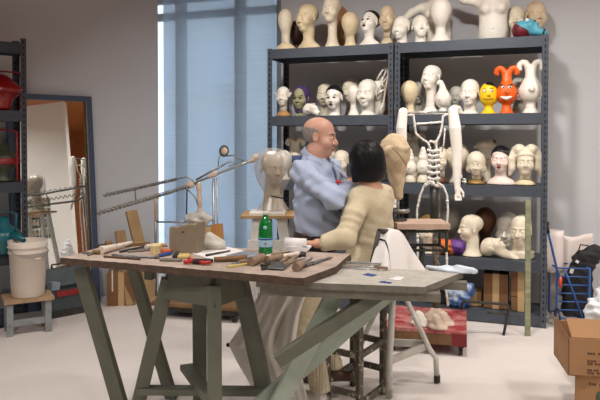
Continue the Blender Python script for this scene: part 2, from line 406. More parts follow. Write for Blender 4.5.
# ------------------------------------------------------------------ mannequin heads
def hm(name, col, **k): return mat(name, srgb(*col), k.pop('rough', .55), var=k.pop('var', .16), scale=k.pop('scale', 14), bump=.06, lo=.3, hi=.55, **k)
H_CREAM = hm('plaster_cream', (226, 215, 192)); H_WHITE = hm('plaster_white', (232, 226, 214), var=.08); H_BEIGE = hm('plaster_beige', (208, 188, 158))
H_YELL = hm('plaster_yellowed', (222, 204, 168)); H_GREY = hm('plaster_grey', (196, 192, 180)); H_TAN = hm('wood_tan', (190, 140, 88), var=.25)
H_PALE = hm('painted_white', (238, 232, 222), var=.03, rough=.35); H_PINK = hm('painted_pink', (236, 214, 204), var=.05, rough=.35)
H_BROWN = hm('wood_dark_brown', (62, 34, 28), rough=.4); H_BROWN2 = hm('wood_brown', (96, 58, 38), rough=.5)
H_GREEN = hm('painted_green_grey', (158, 154, 118)); H_YEL = hm('painted_yellow', (246, 200, 26), var=.05, rough=.35); H_ORG = hm('painted_orange', (236, 98, 24), var=.06, rough=.35)
H_TURQ = hm('painted_turquoise', (84, 168, 190), var=.08, rough=.4); H_DRED = hm('painted_dark_red', (104, 22, 34), rough=.5)
M_HAIR = mat('black_gloss', (.010, .009, .010), .3); M_EYE = mat('eye_black', (.01, .01, .01), .3); M_EYEW = mat('eye_white', (.85, .84, .8), .3)
M_LIP = mat('lip_red', srgb(110, 20, 30), .4); M_LIPD = mat('lip_dark', (.02, .008, .01), .4); M_TEETH = mat('teeth', (.85, .83, .78), .3)
M_PURP = mat('purple_cloth', srgb(74, 52, 112), .7); M_GOLD = mat('gold_leaf', srgb(176, 142, 84), .4, metal=.5, var=.2); M_CBLUE = mat('collar_blue', srgb(68, 82, 120), .8)
def sd_face(s, w=1., nose=1., eyes=1., mouth=1., ears=1., chin=1., brow=1.):
    s.ell((0, .07, .66), (.33 * w, .41, .34)); s.ell((0, -.10, .37), (.255 * w, .25, .36), k=.12)
    s.ell((0, -.19, .09), (.13 * w, .12, .09 * chin), k=.1)
    if eyes:
        s.ell((-.14 * w, -.375, .49), (.095, .08, .06), k=.08, cut=True); s.ell((.14 * w, -.375, .49), (.095, .08, .06), k=.08, cut=True)
        for q in (-1, 1):
            s.cap((q * .06, -.345, .575), (q * .21 * w, -.29, .575), .03, .02, k=.06)
            s.ell((q * .135 * w, -.295, .485), (.075, .055, .048), k=.012)
            s.ell((q * .17 * w, -.20, .34), .12, k=.12)
    if nose:
        s.cap((0, -.345, .52), (0, -.42, .345), .032, .052 * nose, k=.05)
        for q in (-1, 1): s.ell((q * .05, -.375, .33), (.038, .05, .033), k=.03)
    if mouth:
        s.ell((0, -.335, .228), (.09, .055, .026), k=.02); s.ell((0, -.325, .180), (.075, .058, .032), k=.02)
        s.cap((-.085, -.37, .205), (.085, -.37, .205), .007, .007, k=.02, cut=True)
    if ears:
        for q in (-1, 1):
            s.ell((q * .335 * w, .06, .47), (.03, .085, .14), k=.03, rot=(-.2, 0, q * .35)); s.ell((q * .365 * w, .045, .49), (.02, .04, .07), k=.02, cut=True, rot=(-.2, 0, q * .35))
def patch(c, r, name, m, parent, M=None, kk=1.):
    o = MB().ball([x * kk for x in c], [x * kk for x in r], 14, 8, M=M).build(name, m, parent); return o
def place(px, ytop, lvl, d):
    p = spos(px, d, LV[lvl]); sc = scl(p)
    ybase = CROW - F * ((p.z - EYE) * math.cos(PITCH) + p.y * math.sin(PITCH)) / (p.y * math.cos(PITCH) + (EYE - p.z) * math.sin(PITCH))
    return p, (ybase - ytop) / sc
HG = {0: 'things stored on the floor level shelves', 1: 'heads on the lowest head shelf', 2: 'heads on the shelf at chest height', 3: 'heads on the shelf below the top', 4: 'heads along the top of the shelf units'}
FRONT = -20
def face_head(px, yt, lvl, d, m, label, yaw=0, nl=.55, nr=.19, base='flare', br=.34, pitch=0, mb=None, hair=None, hm_=None, eyes=None, lips=None, name='mannequin_bust', cat='mannequin head', res=.0062, extra=None, notch=False, neck_y=.1, **kw):
    p, H = place(px, yt, lvl, d); k = H / (1 + nl)
    t = thing(name, label, cat, p, R(FRONT + yaw), HG[lvl])
    E = Euler((R(pitch), 0, 0)).to_matrix()
    def frame(s, off=0): return s.frame((0, -.0 * k, (nl) * k), E, k)
    m_ = max(.62, br + .12) * k
    s = S((-m_, -.62 * k, -.01), (m_, max(.62, br + .1) * k, H + .03), res); frame(s)
    sd_face(s, **kw)
    if extra: extra(s)
    s.cap((0, .06, .3), (0, .08, .02), .2, nr, k=.12)
    s.frame((0, 0, 0), None, k)
    if base == 'flare':
        s.cap((0, .08, nl + .05), (0, .08, .25 if nl > .3 else .1), nr, nr * .98, k=.08); s.cap((0, .08, .28 if nl > .3 else .12), (0, .08, -.05), nr, br, k=.12); s.keep((0, 0, .0), (0, 0, 1))
    elif base == 'straight':
        s.cap((0, .08, nl + .05), (0, .08, -.3), nr, nr * 1.12, k=.08); s.keep((0, 0, 0), (0, 0, 1))
    elif base == 'bust':
        s.cap((0, .08, nl + .05), (0, .08, .22), nr, nr * 1.05, k=.1); s.ell((0, .08, .0), (br * 1.25, br * .72, .3), k=.16); s.keep((0, 0, 0), (0, 0, 1))
    elif base == 'block':
        s.cap((0, .08, nl + .05), (0, .08, .2), nr, nr, k=.08); s.box((0, .08, .1), (br, br * .8, .12), .03, k=.06); s.keep((0, 0, 0), (0, 0, 1))
    s.mesh('head', m, t)
    if base == 'stand' or mb:
        MB().lathe([(br * .9 * k, 0), (br * k, .02 * k), (br * .8 * k, nl * .28 * k), (nr * 1.25 * k, nl * .42 * k), (nr * 1.1 * k, nl * .5 * k)], (0, .08 * k, 0)).build('base', mb or m, t)
    if base == 'stand':
        MB().lathe([(nr * 1.0 * k, nl * .48 * k), (nr * .95 * k, (nl + .12) * k)], (0, .08 * k, 0)).build('neck', m, t)
    if hair:
        h = S((-m_, -.62 * k, nl * .5 * k), (m_, .62 * k, H + .05), res); frame(h)
        h.ell((0, .07, .66), (.33 * kw.get('w', 1) + .035, .445, .375))
        hair(h); h.mesh('hair', hm_ or M_HAIR, t)
    root = MB
    def P(c): return Vector((0, 0, nl * k)) + E @ (Vector(c) * k)
    if eyes:
        for q in (-1, 1):
            if eyes == 'painted':
                MB().ball(P((q * .135, -.345, .485)), [.066 * k, .02 * k, .036 * k]).build('eye', M_EYE, t)
                MB().ball(P((q * .145, -.335, .60)), [.095 * k, .02 * k, .013 * k], M=Matrix.Rotation(q * .15, 3, 'Y')).build('eyebrow', M_EYE, t)
    if lips:
        MB().ball(P((0, -.375, .205)), [.082 * k, .035 * k, .05 * k]).build('lips', lips, t)
    t['_k'] = k; t['_nl'] = nl
    del t['_k']; del t['_nl']
    return t, k
def egg_head(px, yt, lvl, d, m, label, yaw=0, nl=.6, nr=.16, br=.36, mbase=None, w=.36, top=1., name='mannequin_bust', flare=True, res=.0062, taper=.18, seam=False, cat='mannequin head'):
    p, H = place(px, yt, lvl, d); k = H / (1 + nl)
    t = thing(name, label, cat, p, R(FRONT + yaw), HG[lvl])
    s = S((-.5 * k, -.5 * k, -.01), (.5 * k, .5 * k, H + .02), res).frame((0, 0, nl * k), None, k)
    s.ell((0, 0, .60), (w, w * 1.12, .40)); s.ell((0, -.02, .36), (w - taper * .55, w - taper * .3, .36), k=.14)
    s.cap((0, .03, .25), (0, .04, -nl * .45), nr * 1.05, nr, k=.1)
    if flare: s.cap((0, .04, -nl * .4), (0, .04, -nl - .1), nr, br, k=.1)
    s.frame((0, 0, 0), None, k).keep((0, 0, .0 if flare else nl * .4), (0, 0, 1)); s.mesh('head', m, t)
    if seam: MB().lathe([(nr * 1.04 * k, nl * .62 * k), (nr * 1.1 * k, nl * .65 * k), (nr * 1.04 * k, nl * .68 * k)], (0, .04 * k, 0)).build('neck_seam', H_TAN, t)
    if not flare:
        MB().lathe([(br * k, 0), (br * k, .06 * k), (br * .75 * k, nl * .3 * k), (nr * 1.2 * k, nl * .42 * k), (nr * k, nl * .5 * k)], (0, .04 * k, 0)).build('base', mbase or m, t)
    return t, k
def hair_front(z=.72, back=.25):
    return lambda h: h.keep((0, -.2, z), (0, .55, .8), .02) and h.keep((0, 0, back), (0, 0, 1))
# ---- along the top
egg_head(285.5, 9, 4, .14, H_CREAM, 'leftmost faceless cream egg head on the shelf top, on a flared wooden neck', nl=.62, w=.29, br=.42, mbase=H_YELL, flare=False)
egg_head(296.5, 21, 4, .39, H_BROWN, 'dark red brown wooden head between two cream heads on the shelf top', nl=.35, w=.36, taper=.1)
face_head(307, 4, 4, .16, H_YELL, 'yellowed male bust with square shoulders on the shelf top near the blind', yaw=-28, nl=.62, br=.42, base='bust')
face_head(331.5, -4, 4, .16, H_CREAM, 'tallest long necked cream head on the left shelf unit top', yaw=-8, nl=.95, br=.38, nr=.17, ears=0, mouth=0)
egg_head(339, 6, 4, .39, H_TAN, 'tan wooden head half hidden behind the tall long necked head', nl=.6, w=.32)
egg_head(350, 12, 4, .16, H_YELL, 'faceless honey coloured egg head beside the white head with dark lips', nl=.42, w=.34, br=.36, seam=True)
face_head(368, 9.5, 4, .16, H_PALE, 'white painted head with black hair and dark lips on the shelf top', yaw=-22, pitch=-16, nl=.55, br=.42, base='bust', hair=hair_front(.80, .42), eyes='painted', lips=M_LIPD)
face_head(387, 5.5, 4, .16, H_BEIGE, 'long beige face on a thin neck at the meeting of the two shelf units', yaw=0, nl=.55, br=.3, nr=.16, w=.85, base='stand')
face_head(401, 16, 4, .12, H_WHITE, 'short necked white bald head just right of the long beige face', yaw=-20, nl=.2, br=.34)
face_head(420.5, 14.5, 4, .12, H_WHITE, 'white bald head with open mouth between short necked head and headless torso', yaw=18, nl=.22, br=.3, pitch=-8, extra=lambda s: s.ell((0, -.38, .2), (.07, .06, .05), k=.02, cut=True))
egg_head(440.5, -2, 4, .12, H_WHITE, 'big smooth white egg head in front of a torso on the shelf top', nl=.5, w=.36, br=.46)
face_head(515.5, 6, 4, .39, H_CREAM, 'small cream head at the back of the top, behind the blue mask', nl=.4, br=.3)
face_head(536, 1, 4, .39, H_BEIGE, 'tan head at the right end of the top, behind the blue mask', nl=.45, br=.3, yaw=20)
# female torsos
def torso(px, d, label, arm_l, arm_r, yaw):
    p = spos(px, d, LV[4]); t = thing('mannequin_torso', label, 'mannequin torso', p, R(FRONT + yaw), 'headless white torsos on the shelf top')
    s = S((-.62, -.2, -.01), (.62, .22, .72), .008)
    s.ell((0, 0, .30), (.155, .11, .24)); s.ell((0, 0, .08), (.16, .115, .16), k=.1); s.ell((0, .01, .44), (.175, .10, .12), k=.08)
    for q in (-1, 1): s.ell((q * .075, -.085, .37), (.07, .065, .068), k=.03)
    s.cap((0, .02, .5), (0, .01, .62), .065, .055, k=.06); s.ell((0, -.12, .13), .012, k=.01, cut=True)
    for q, a in ((-1, arm_l), (1, arm_r)):
        if a: s.path([(q * .18, .01, .47)] + a, [.055] + [.045 - .005 * i for i in range(len(a))], k=.04)
    s.keep((0, 0, 0), (0, 0, 1)); s.keep((0, 0, .60), (0, 0, -1)); s.mesh('torso', H_WHITE, t); t.scale = (.78, .78, .78)
torso(437, .34, 'headless white torso behind the big egg head, arm stretched left', [(-.30, -.03, .40), (-.47, -.06, .24)], None, 4)
torso(493, .27, 'headless white female torso with bare breasts beside the blue mask', [(-.32, .0, .50), (-.5, .02, .62)], None, 2)
# reclining blue mask
def blue_mask():
    p = spos(527, .15, LV[4]); t = thing('face_mask', 'turquoise mask head with dark red hair lying on its back on the shelf top', 'mask', p, R(FRONT))
    k = .20; E = Matrix.Rotation(R(-78), 3, 'X') ; E = Matrix.Rotation(R(90 - 8), 3, 'Z') @ E
    s = S((-.16, -.14, -.005), (.2, .14, .2), .005).frame((-.02, 0, .085), E, k)
    # local frame: crown to the left, chin to the right, face up
    s.frame(s.T((0, 0, -.55)), E, k); sd_face(s, nose=1.2, ears=0); s.cap((0, .05, .2), (0, .06, -.25), .2, .15, k=.1)
    s.frame().keep((0, 0, 0), (0, 0, 1)); s.mesh('face', H_TURQ, t)
    h = S((-.2, -.16, -.005), (.2, .16, .2), .005).frame((-.02, 0, .085), E, k); h.frame(h.T((0, 0, -.55)), E, k)
    h.ell((0, .08, .66), (.37, .44, .39)); h.keep((0, -.02, .6), (0, .9, .32), .02); h.frame().keep((0, 0, 0), (0, 0, 1)); h.mesh('hair', H_DRED, t)
    f = lambda c: Vector((-.02, 0, .085)) + E @ ((Vector(c) + Vector((0, 0, -.55))) * k)
    for q in (-1, 1): MB().ball(f((q * .135, -.34, .49)), .02 * .9).build('eye', M_EYEW, t); MB().ball(f((q * .135, -.40, .49)), .010).build('pupil', M_EYE, t)
    MB().ball(f((0, -.365, .205)), (.012, .016, .010)).build('lips', H_DRED, t)
    MB().tube([f((0, .06, -.24)), f((0, .065, -.30))], .033, 16).build('neck_end', M_HAIR, t)
blue_mask()
# ---- shelf below the top, left unit
def pointy(s):
    for q in (-1, 1): s.cap((q * .3, .05, .52), (q * .47, .02, .70), .09, .02, k=.05)
face_head(283, 86.5, 3, .14, H_WHITE, 'white elf head with pointed ears on a tan neck at the left end', nl=.55, base='stand', mb=H_TAN, br=.42, extra=pointy, ears=0, yaw=6)
def hood(h): h.ell((0, -.22, .5), (.27, .4, .42), k=.04, cut=True); h.ell((0, .1, .2), (.36, .36, .5), k=.1); h.ell((0, -.25, .35), (.26, .4, .45), k=.04, cut=True)
t_, k_ = face_head(301, 86.5, 3, .26, H_GREEN, 'olive green face in a purple hood next to the elf head', nl=.3, br=.42, yaw=-6, hair=hood, hm_=M_PURP, eyes='painted')
def lying(px, lvl, d, m, label, k, spin, elev=-80, cx=0, **kw):
    p = spos(px, d, LV[lvl]); t = thing('mannequin_bust', label, 'mannequin head', p, R(FRONT), HG[lvl])
    E = Matrix.Rotation(R(spin), 3, 'Z') @ Matrix.Rotation(R(elev), 3, 'X')
    zz = .40 * k
    s = S((-.75 * k - .05, -.75 * k - .05, -.005), (.75 * k + .05, .75 * k + .05, 1.1 * k), .0062).frame((0, 0, zz), E, k); s.frame(s.T((0, 0, -.45)), E, k)
    sd_face(s, **kw); s.cap((0, .05, .25), (0, .06, -.3), .2, .2, k=.1); s.keep((0, 0, -.25), (0, 0, 1)); s.frame().keep((0, 0, 0), (0, 0, 1)); s.mesh('head', m, t); return t
lying(311, 3, .10, H_WHITE, 'white head lying on its back below the purple hooded face', .15, 78, -70)
face_head(325, 83, 3, .39, H_CREAM, 'cream bald head half hidden behind the white head with parted black hair', nl=.45)
face_head(334, 85.5, 3, .13, H_PALE, 'white head with centre parted black hair and dark rosebud lips', nl=.25, br=.3, hair=lambda h: (h.keep((0, -.18, .76), (0, .45, .9), .02), h.keep((0, 0, .3), (0, 0, 1)), h.cap((0, -.42, .74), (0, -.2, .95), .05, .01, k=.02, cut=True)), eyes='painted', lips=M_LIPD, yaw=-4)
face_head(350.5, 78.5, 3, .39, H_CREAM, 'cream head at the back behind the small smooth faced head', nl=.5, yaw=-15)
egg_head(353.5, 85, 3, .13, H_WHITE, 'small smooth faced white head with a conical neck before a cream head', nl=.62, w=.31, br=.36)
face_head(367, 79, 3, .14, H_WHITE, 'larger white bald head left of the white wire cage', nl=.28, br=.36, yaw=-10)
def cage():
    p = spos(379.5, .22, LV[3]); t = thing('cage_sculpture', 'white head carrying a knotted open cage of white strips', 'sculpture', p, R(FRONT))
    s = S((-.14, -.14, -.005), (.14, .14, .32), .006).frame((-.015, .02, .13), None, .17); sd_face(s, ears=0); s.cap((0, .06, .3), (0, .08, -.65), .2, .26, k=.1); s.frame().keep((0, 0, 0), (0, 0, 1)); s.mesh('head', H_WHITE, t)
    mb = MB()
    mb.tube([(-.02, -.02, .3), (.03, -.03, .37), (.075, -.02, .405), (.08, -.03, .33), (.06, -.04, .22), (.045, -.05, .1), (.03, -.05, .01)], .0085)
    mb.tube([(.0, .0, .3), (.06, .02, .36), (.075, -.02, .405), (.045, -.03, .33), (.02, -.05, .27), (.0, -.06, .2)], .0085)
    mb.tube([(.06, -.04, .22), (.0, -.07, .18)], .007); mb.tube([(.05, -.05, .12), (.02, -.06, .05), (.03, -.05, .0)], .007); mb.tube([(.08, -.03, .33), (.03, -.05, .26), (.06, -.04, .22)], .007)
    mb.build('cage', H_PALE, t); t.scale = (1.12, 1.12, 1.12)
cage()
egg_head(389.5, 78, 3, .39, H_TAN, 'brown wooden head tucked against the left side of the centre posts', nl=.5, w=.3)
# right unit
egg_head(409.5, 80.5, 3, .13, H_YELL, 'tan faceless egg head at the left end of the right unit', nl=.42, w=.36, br=.38)
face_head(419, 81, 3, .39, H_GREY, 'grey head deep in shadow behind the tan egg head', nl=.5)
face_head(430, 64, 3, .17, H_WHITE, 'tall white bald head with long sloping neck gazing up left', nl=.95, br=.52, nr=.19, yaw=-22, pitch=-8, ears=1)
def onion():
    p, H = place(443, 80, 3, .12); t = thing('cartoon_bust', 'small white onion shaped head with a curled tip', 'cartoon head', p, R(FRONT), HG[3]); k = H
    s = S((-.35 * k, -.35 * k, -.005), (.35 * k, .35 * k, 1.05 * k), .0055).frame((0, 0, 0), None, k)
    s.ell((0, 0, .42), (.225, .225, .24)); s.cap((0, 0, .5), (-.02, 0, .82), .19, .08, k=.12); s.path([(-.02, 0, .8), (-.05, 0, .92), (-.10, 0, .955), (-.15, 0, .92), (-.145, 0, .88)], [.07, .06, .05, .045, .035], k=.03)
    s.ell((-.05, -.22, .42), .035, k=.02); s.cap((0, 0, .2), (0, 0, .1), .09, .1, k=.04); s.cap((0, 0, .1), (0, 0, -.05), .11, .2, k=.03); s.keep((0, 0, 0), (0, 0, 1)); s.mesh('head', H_WHITE, t)
onion()
lying(456.5, 3, .12, H_WHITE, 'tiny white head lying down between the onion head and a bald head', .10, 100, -60)
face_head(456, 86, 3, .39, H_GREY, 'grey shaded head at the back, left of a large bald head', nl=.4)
face_head(469.5, 79, 3, .14, H_WHITE, 'life size white bald head directly left of the yellow head', nl=.30, br=.36, yaw=-8)
def horns(s, k=1.):
    for q in (-1, 1): s.path([(q * .03, 0, .74), (q * .05, 0, .88), (q * .09, 0, .95), (q * .15, 0, .965), (q * .20, 0, .93), (q * .215, 0, .875), (q * .19, 0, .84)], [.07, .06, .052, .05, .047, .044, .04], k=.03)
def cartoon(px, yt, m, label, horn, d=.13, w=.24, nose=.04):
    p, H = place(px, yt, 3, d); t = thing('cartoon_bust', label, 'cartoon head', p, R(FRONT), HG[3]); k = H
    s = S((-.42 * k, -.4 * k, -.005), (.42 * k, .4 * k, 1.06 * k), .0055).frame((0, 0, 0), None, k)
    if horn:
        s.ell((0, 0, .40), (.20, .20, .22)); s.cap((0, 0, .45), (0, 0, .80), .175, .07, k=.12); horns(s); ny = -.2; nz = .44
        s.cap((0, 0, .2), (0, 0, .1), .085, .09, k=.04); s.cap((0, 0, .1), (0, 0, -.05), .09, .19, k=.03)
    else:
        s.ell((0, 0, .64), (.27, .27, .35)); s.ell((0, 0, .48), (.25, .25, .25), k=.1); ny = -.27; nz = .58
        s.cap((0, 0, .28), (0, 0, .14), .13, .12, k=.05); s.cap((0, 0, .14), (0, 0, -.06), .13, .28, k=.04)
    s.ell((.02, ny - .01, nz), (nose, nose * 1.2, nose), k=.02)
    s.keep((0, 0, 0), (0, 0, 1)); s.mesh('head', m, t); return t, k
t, k = cartoon(488.5, 82, H_YEL, 'yellow cartoon head with a black quiff and a sly smile', False, nose=.055)
h = S((-.42 * k, -.4 * k, .5 * k), (.42 * k, .4 * k, 1.1 * k), .005).frame((0, 0, 0), None, k); h.ell((0, 0, .64), (.285, .285, .365)); h.keep((.05, 0, .86), (.25, .1, 1), .01); h.keep((-.12, 0, 0), (1, .3, 0), .01); h.mesh('hair', M_HAIR, t)
for q in (-1, 1):
    MB().ball((q * .10 * k, -.245 * k, .70 * k), (.055 * k, .03 * k, .045 * k)).build('eye', M_EYEW, t); MB().ball(((q * .10 + .02) * k, -.27 * k, .70 * k), (.022 * k, .016 * k, .022 * k)).build('pupil', M_EYE, t)
    MB().tube([(q * .05 * k, -.26 * k, .765 * k), (q * .16 * k, -.225 * k, (.78 + q * .015) * k)], .008 * k, 6).build('eyebrow', M_EYE, t)
MB().tube([((-.15 + .3 * i / 8) * k, (-.235 - .045 * math.sin(math.pi * i / 8)) * k, (.47 - .03 * math.sin(math.pi * i / 8)) * k) for i in range(9)], .008 * k, 6).build('mouth', H_BROWN, t)
t, k = cartoon(506.5, 66.5, H_ORG, 'orange cartoon head with two curled horns and a toothy grin', True, nose=.05)
for q in (-1, 1):
    MB().ball((q * .07 * k, -.165 * k, .545 * k), (.042 * k, .03 * k, .03 * k)).build('eye', M_EYEW, t); MB().ball(((q * .07 + .01) * k, -.19 * k, .545 * k), (.018 * k, .012 * k, .018 * k)).build('pupil', M_EYE, t)
    MB().tube([(q * .03 * k, -.18 * k, .575 * k), (q * .13 * k, -.13 * k, .61 * k)], .011 * k, 6).build('eyebrow', M_EYE, t)
mth = MB()
arc = [(-.12 + .24 * i / 8) for i in range(9)]
mth.tube([(x * k, (-math.sqrt(max(.202 ** 2 - x * x, 0)) + .005) * k, (.31 + .9 * x * x + .25 * abs(x)) * k) for x in arc], [(.012 + .026 * math.sin(math.pi * i / 8)) * k for i in range(9)], 10); mth.build('teeth', M_TEETH, t)
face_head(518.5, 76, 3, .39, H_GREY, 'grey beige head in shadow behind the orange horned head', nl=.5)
cartoon(530.5, 60.5, H_WHITE, 'white unpainted head with curled horns at the right end of the shelf', True, nose=.055)
# ---- chest height shelf
def ram(px, yt, d, label, band):
    p, H = place(px, yt, 2, d); t = thing('cartoon_bust', label, 'cartoon head', p, R(FRONT), HG[2]); k = H
    s = S((-.5 * k, -.5 * k, -.005), (.5 * k, .5 * k, 1.05 * k), .006).frame((0, 0, 0), None, k)
    s.ell((0, 0, .42), (.22, .22, .24)); s.cap((0, 0, .5), (0, 0, .78), .19, .09, k=.12); horns(s); s.cap((0, 0, .2), (0, 0, -.05), .1, .2, k=.05); s.keep((0, 0, 0), (0, 0, 1)); s.mesh('head', H_CREAM, t)
    if band: MB().lathe([(.232 * k, .40 * k), (.245 * k, .43 * k), (.235 * k, .55 * k), (.205 * k, .58 * k)]).build('collar', M_CBLUE, t)
ram(295.5, 138, .30, 'cream curly horned head with blue collar behind the standing person', True)
egg_head(283.5, 150, 2, .12, H_WHITE, 'pale egg head beside the plastic wrapped head', nl=.4, w=.4)
egg_head(330, 143, 2, .30, H_CREAM, 'cream egg head just right of the standing person\'s chin', nl=.45, w=.38)
face_head(341, 150, 2, .14, H_CREAM, 'cream head between the standing person and the black bob', nl=.3)
egg_head(372, 142, 2, .20, H_WHITE, 'white egg head nearly hidden by the black bob', nl=.5)
def beehive(px, yt, d, label):
    p, H = place(px, yt, 2, d); t = thing('cartoon_bust', label, 'cartoon head', p, R(FRONT), HG[2]); k = H
    mb = MB().lathe([(.10 * k, .24 * k), (.165 * k, .30 * k), (.185 * k, .42 * k), (.17 * k, .52 * k), (.125 * k, .60 * k), (.12 * k, .64 * k), (.135 * k, .66 * k), (.115 * k, .74 * k), (.1 * k, .755 * k), (.11 * k, .775 * k), (.085 * k, .84 * k), (.075 * k, .855 * k), (.08 * k, .87 * k), (.05 * k, .96 * k), (.0, .99 * k)])
    mb.ball((0, -.185 * k, .43 * k), .028 * k, 10, 6); mb.build('head', H_WHITE, t)
    MB().lathe([(.165 * k, 0), (.175 * k, .03 * k), (.15 * k, .14 * k), (.09 * k, .22 * k), (.07 * k, .25 * k)]).build('base', H_CREAM, t)
beehive(410, 148, .12, 'left one of two small beehive capped heads behind the wire figure')
beehive(423, 146, .13, 'right one of two small beehive capped heads behind the wire figure')
ram(413, 133, .36, 'grey shaded curly horned head above the beehive capped heads', False)
face_head(440, 147, 2, .17, H_CREAM, 'cream head on a brown foot behind the wire figure\'s spine', nl=.5, base='stand', mb=H_BROWN2, br=.34)
egg_head(457, 143, 2, .26, H_CREAM, 'cream egg head behind the hanging right arm', nl=.4, w=.42)
def bob(h): h.ell((0, .06, .55), (.40, .42, .45), k=.05); h.ell((0, .1, .25), (.44, .36, .26), k=.1); h.ell((0, -.34, .28), (.25, .36, .34), k=.03, cut=True); h.keep((0, 0, .1), (0, 0, 1), .02)
face_head(476, 152, 2, .13, H_CREAM, 'cream flapper head with bobbed hair on a gold banded foot', nl=.38, base='stand', mb=M_GOLD, br=.4, hair=bob, hm_=H_CREAM, pitch=6)
def turban(h): h.ell((0, .05, .84), (.42, .46, .27), k=.06); h.cap((-.35, -.25, .7), (.36, .0, 1.0), .1, .08, k=.08); h.keep((0, -.1, .66), (0, .1, 1), .03)
t, k = face_head(485, 141, 2, .39, H_CREAM, 'cream turbaned head rising behind the flapper head', nl=.75, hair=turban, hm_=H_CREAM, yaw=-15)
MB().ball((.36 * k, .0, 1.72 * k), .10 * k, 12, 8).build('turban_knot', H_BROWN2, t)
face_head(500.5, 146, 2, .13, H_PINK, 'pale pink head with short black hair and deep red lips', nl=.48, br=.44, base='bust', hair=lambda h: (h.keep((.1, -.2, .70), (.12, .55, .9), .02), h.keep((0, 0, .36), (0, 0, 1))), lips=M_LIP, yaw=-8)
def pigtails(h):
    h.keep((0, -.25, .70), (0, .35, .9), .03)
    for q in (-1, 1): h.ell((q * .22, -.02, .95), (.22, .25, .2), k=.06); h.path([(q * .35, .0, .92), (q * .5, -.02, .6), (q * .47, -.03, .25), (q * .55, -.02, .0)], [.14, .15, .13, .06], k=.06)
face_head(525, 148, 2, .13, H_CREAM, 'cream head with two thick bunches of hair at the right post', nl=.38, br=.4, base='stand', mb=H_YELL, hair=pigtails, hm_=H_CREAM, mouth=0, yaw=4)
def jewels(px, d, label):
    p = spos(px, d, LV[2]); t = thing('bead_heap', label, 'beads', p, 0); mb = MB()
    for i in range(46):
        a = rng.uniform(0, 6.28); r = rng.uniform(0, .065); mb.ball((r * math.cos(a), r * .7 * math.sin(a), .012 + (.065 - r) * rng.uniform(0, 1)), rng.uniform(.008, .014), 8, 5, mi=int(rng.integers(0, 2)))
    mb.build('beads', [H_PALE, M_HAIR], t)
jewels(461, .10, 'heap of black and white beads beside the flapper head')
# ---- lowest head shelf
t, k = face_head(428.5, 215, 1, .13, H_CREAM, 'cream head in a gilt brimmed hat under the plank stand', nl=.3, hair=lambda h: (h.keep((0, -.2, .78), (0, .2, 1), .02)), hm_=M_GOLD)
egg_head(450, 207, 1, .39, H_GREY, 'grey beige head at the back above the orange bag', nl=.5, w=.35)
def bag():
    p = spos(447.5, .12, LV[1]); t = thing('party_bag', 'orange and purple bag with a black pumpkin face', 'bag', p, R(FRONT))
    mo = mat('bag_orange', srgb(214, 110, 40), .5); mp = mat('bag_purple', srgb(92, 50, 128), .5)
    s = S((-.15, -.09, -.005), (.17, .09, .15), .005); s.cap((-.07, 0, .066), (.04, 0, .066), .066, .068); s.wave(.004, wrinkle); s.keep((0, 0, 0), (0, 0, 1)); s.mesh('bag', mo, t)
    s = S((-.15, -.1, -.005), (.2, .1, .16), .005); s.cap((.055, 0, .07), (.10, 0, .07), .068, .062); s.wave(.004, wrinkle); s.keep((0, 0, 0), (0, 0, 1)); s.mesh('bag_end', mp, t)
    f = MB()
    for q in (-1, 1): f.prism([(q * .045 - .016, .075), (q * .045 + .016, .075), (q * .045, .105)], .012, Matrix(((1, 0, 0), (0, 0, -1), (0, 1, 0))), (-.01, -.048 - .005, 0))
    f.prism([(-.05, .055), (-.025, .04), (0, .05), (.025, .04), (.05, .055), (.03, .025), (-.03, .025)], .014, Matrix(((1, 0, 0), (0, 0, -1), (0, 1, 0))), (-.01, -.055, 0)); f.build('pumpkin_face', M_HAIR, t)
bag()
face_head(470, 214, 1, .14, H_CREAM, 'cream bald head in left profile on a broad neck', nl=.5, br=.42, base='flare', yaw=-68, nr=.22)
egg_head(485, 207, 1, .39, H_BROWN2, 'dark brown wooden egg head behind the reclining face', nl=.5, w=.36)
def recl():
    p = spos(497.5, .12, LV[1]); t = thing('mannequin_bust', 'cream head reclining face up with its neck to the right', 'mannequin head', p, R(FRONT), HG[1])
    k = .205; E = Matrix.Rotation(R(80), 3, 'Z') @ Matrix.Rotation(R(-72), 3, 'X')
    s = S((-.24, -.16, -.005), (.26, .16, .24), .006).frame((-.04, 0, .088), E, k); s.frame(s.T((0, 0, -.5)), E, k); sd_face(s); s.path([(0, .05, .3), (0, .1, -.1), (0, .12, -.55)], [.22, .19, .13], k=.1); s.frame().keep((0, 0, 0), (0, 0, 1)); s.mesh('head', H_CREAM, t)
recl()
face_head(507, 212, 1, .34, H_PALE, 'smooth white mask face behind the reclining head', nl=.2, ears=0, w=.95, yaw=-10)
t, k = face_head(520.5, 214.5, 1, .14, H_CREAM, 'stern stone coloured male head beside the measuring staff', nl=.42, br=.36, base='block', nr=.25, w=.95, yaw=-14, nose=1.2, extra=lambda s: [s.cap((q * .11, -.34, .33), (q * .15, -.28, .15), .01, .012, k=.03, cut=True) for q in (-1, 1)])
# ------------------------------------------------------------------ mirror, left side
def solid_dirs(o, ax, n): return Matrix((ax, n, Vector((0, 0, 1)))).transposed()
MR = Vector((-1.93, 6.15, 0)); MWID, MH, MLEAN = .80, 2.0, R(4.7)
mt = thing('leaning_mirror', 'tall blue framed mirror leaning on the left wall, reflecting wall and wood ceiling', 'mirror', MR)
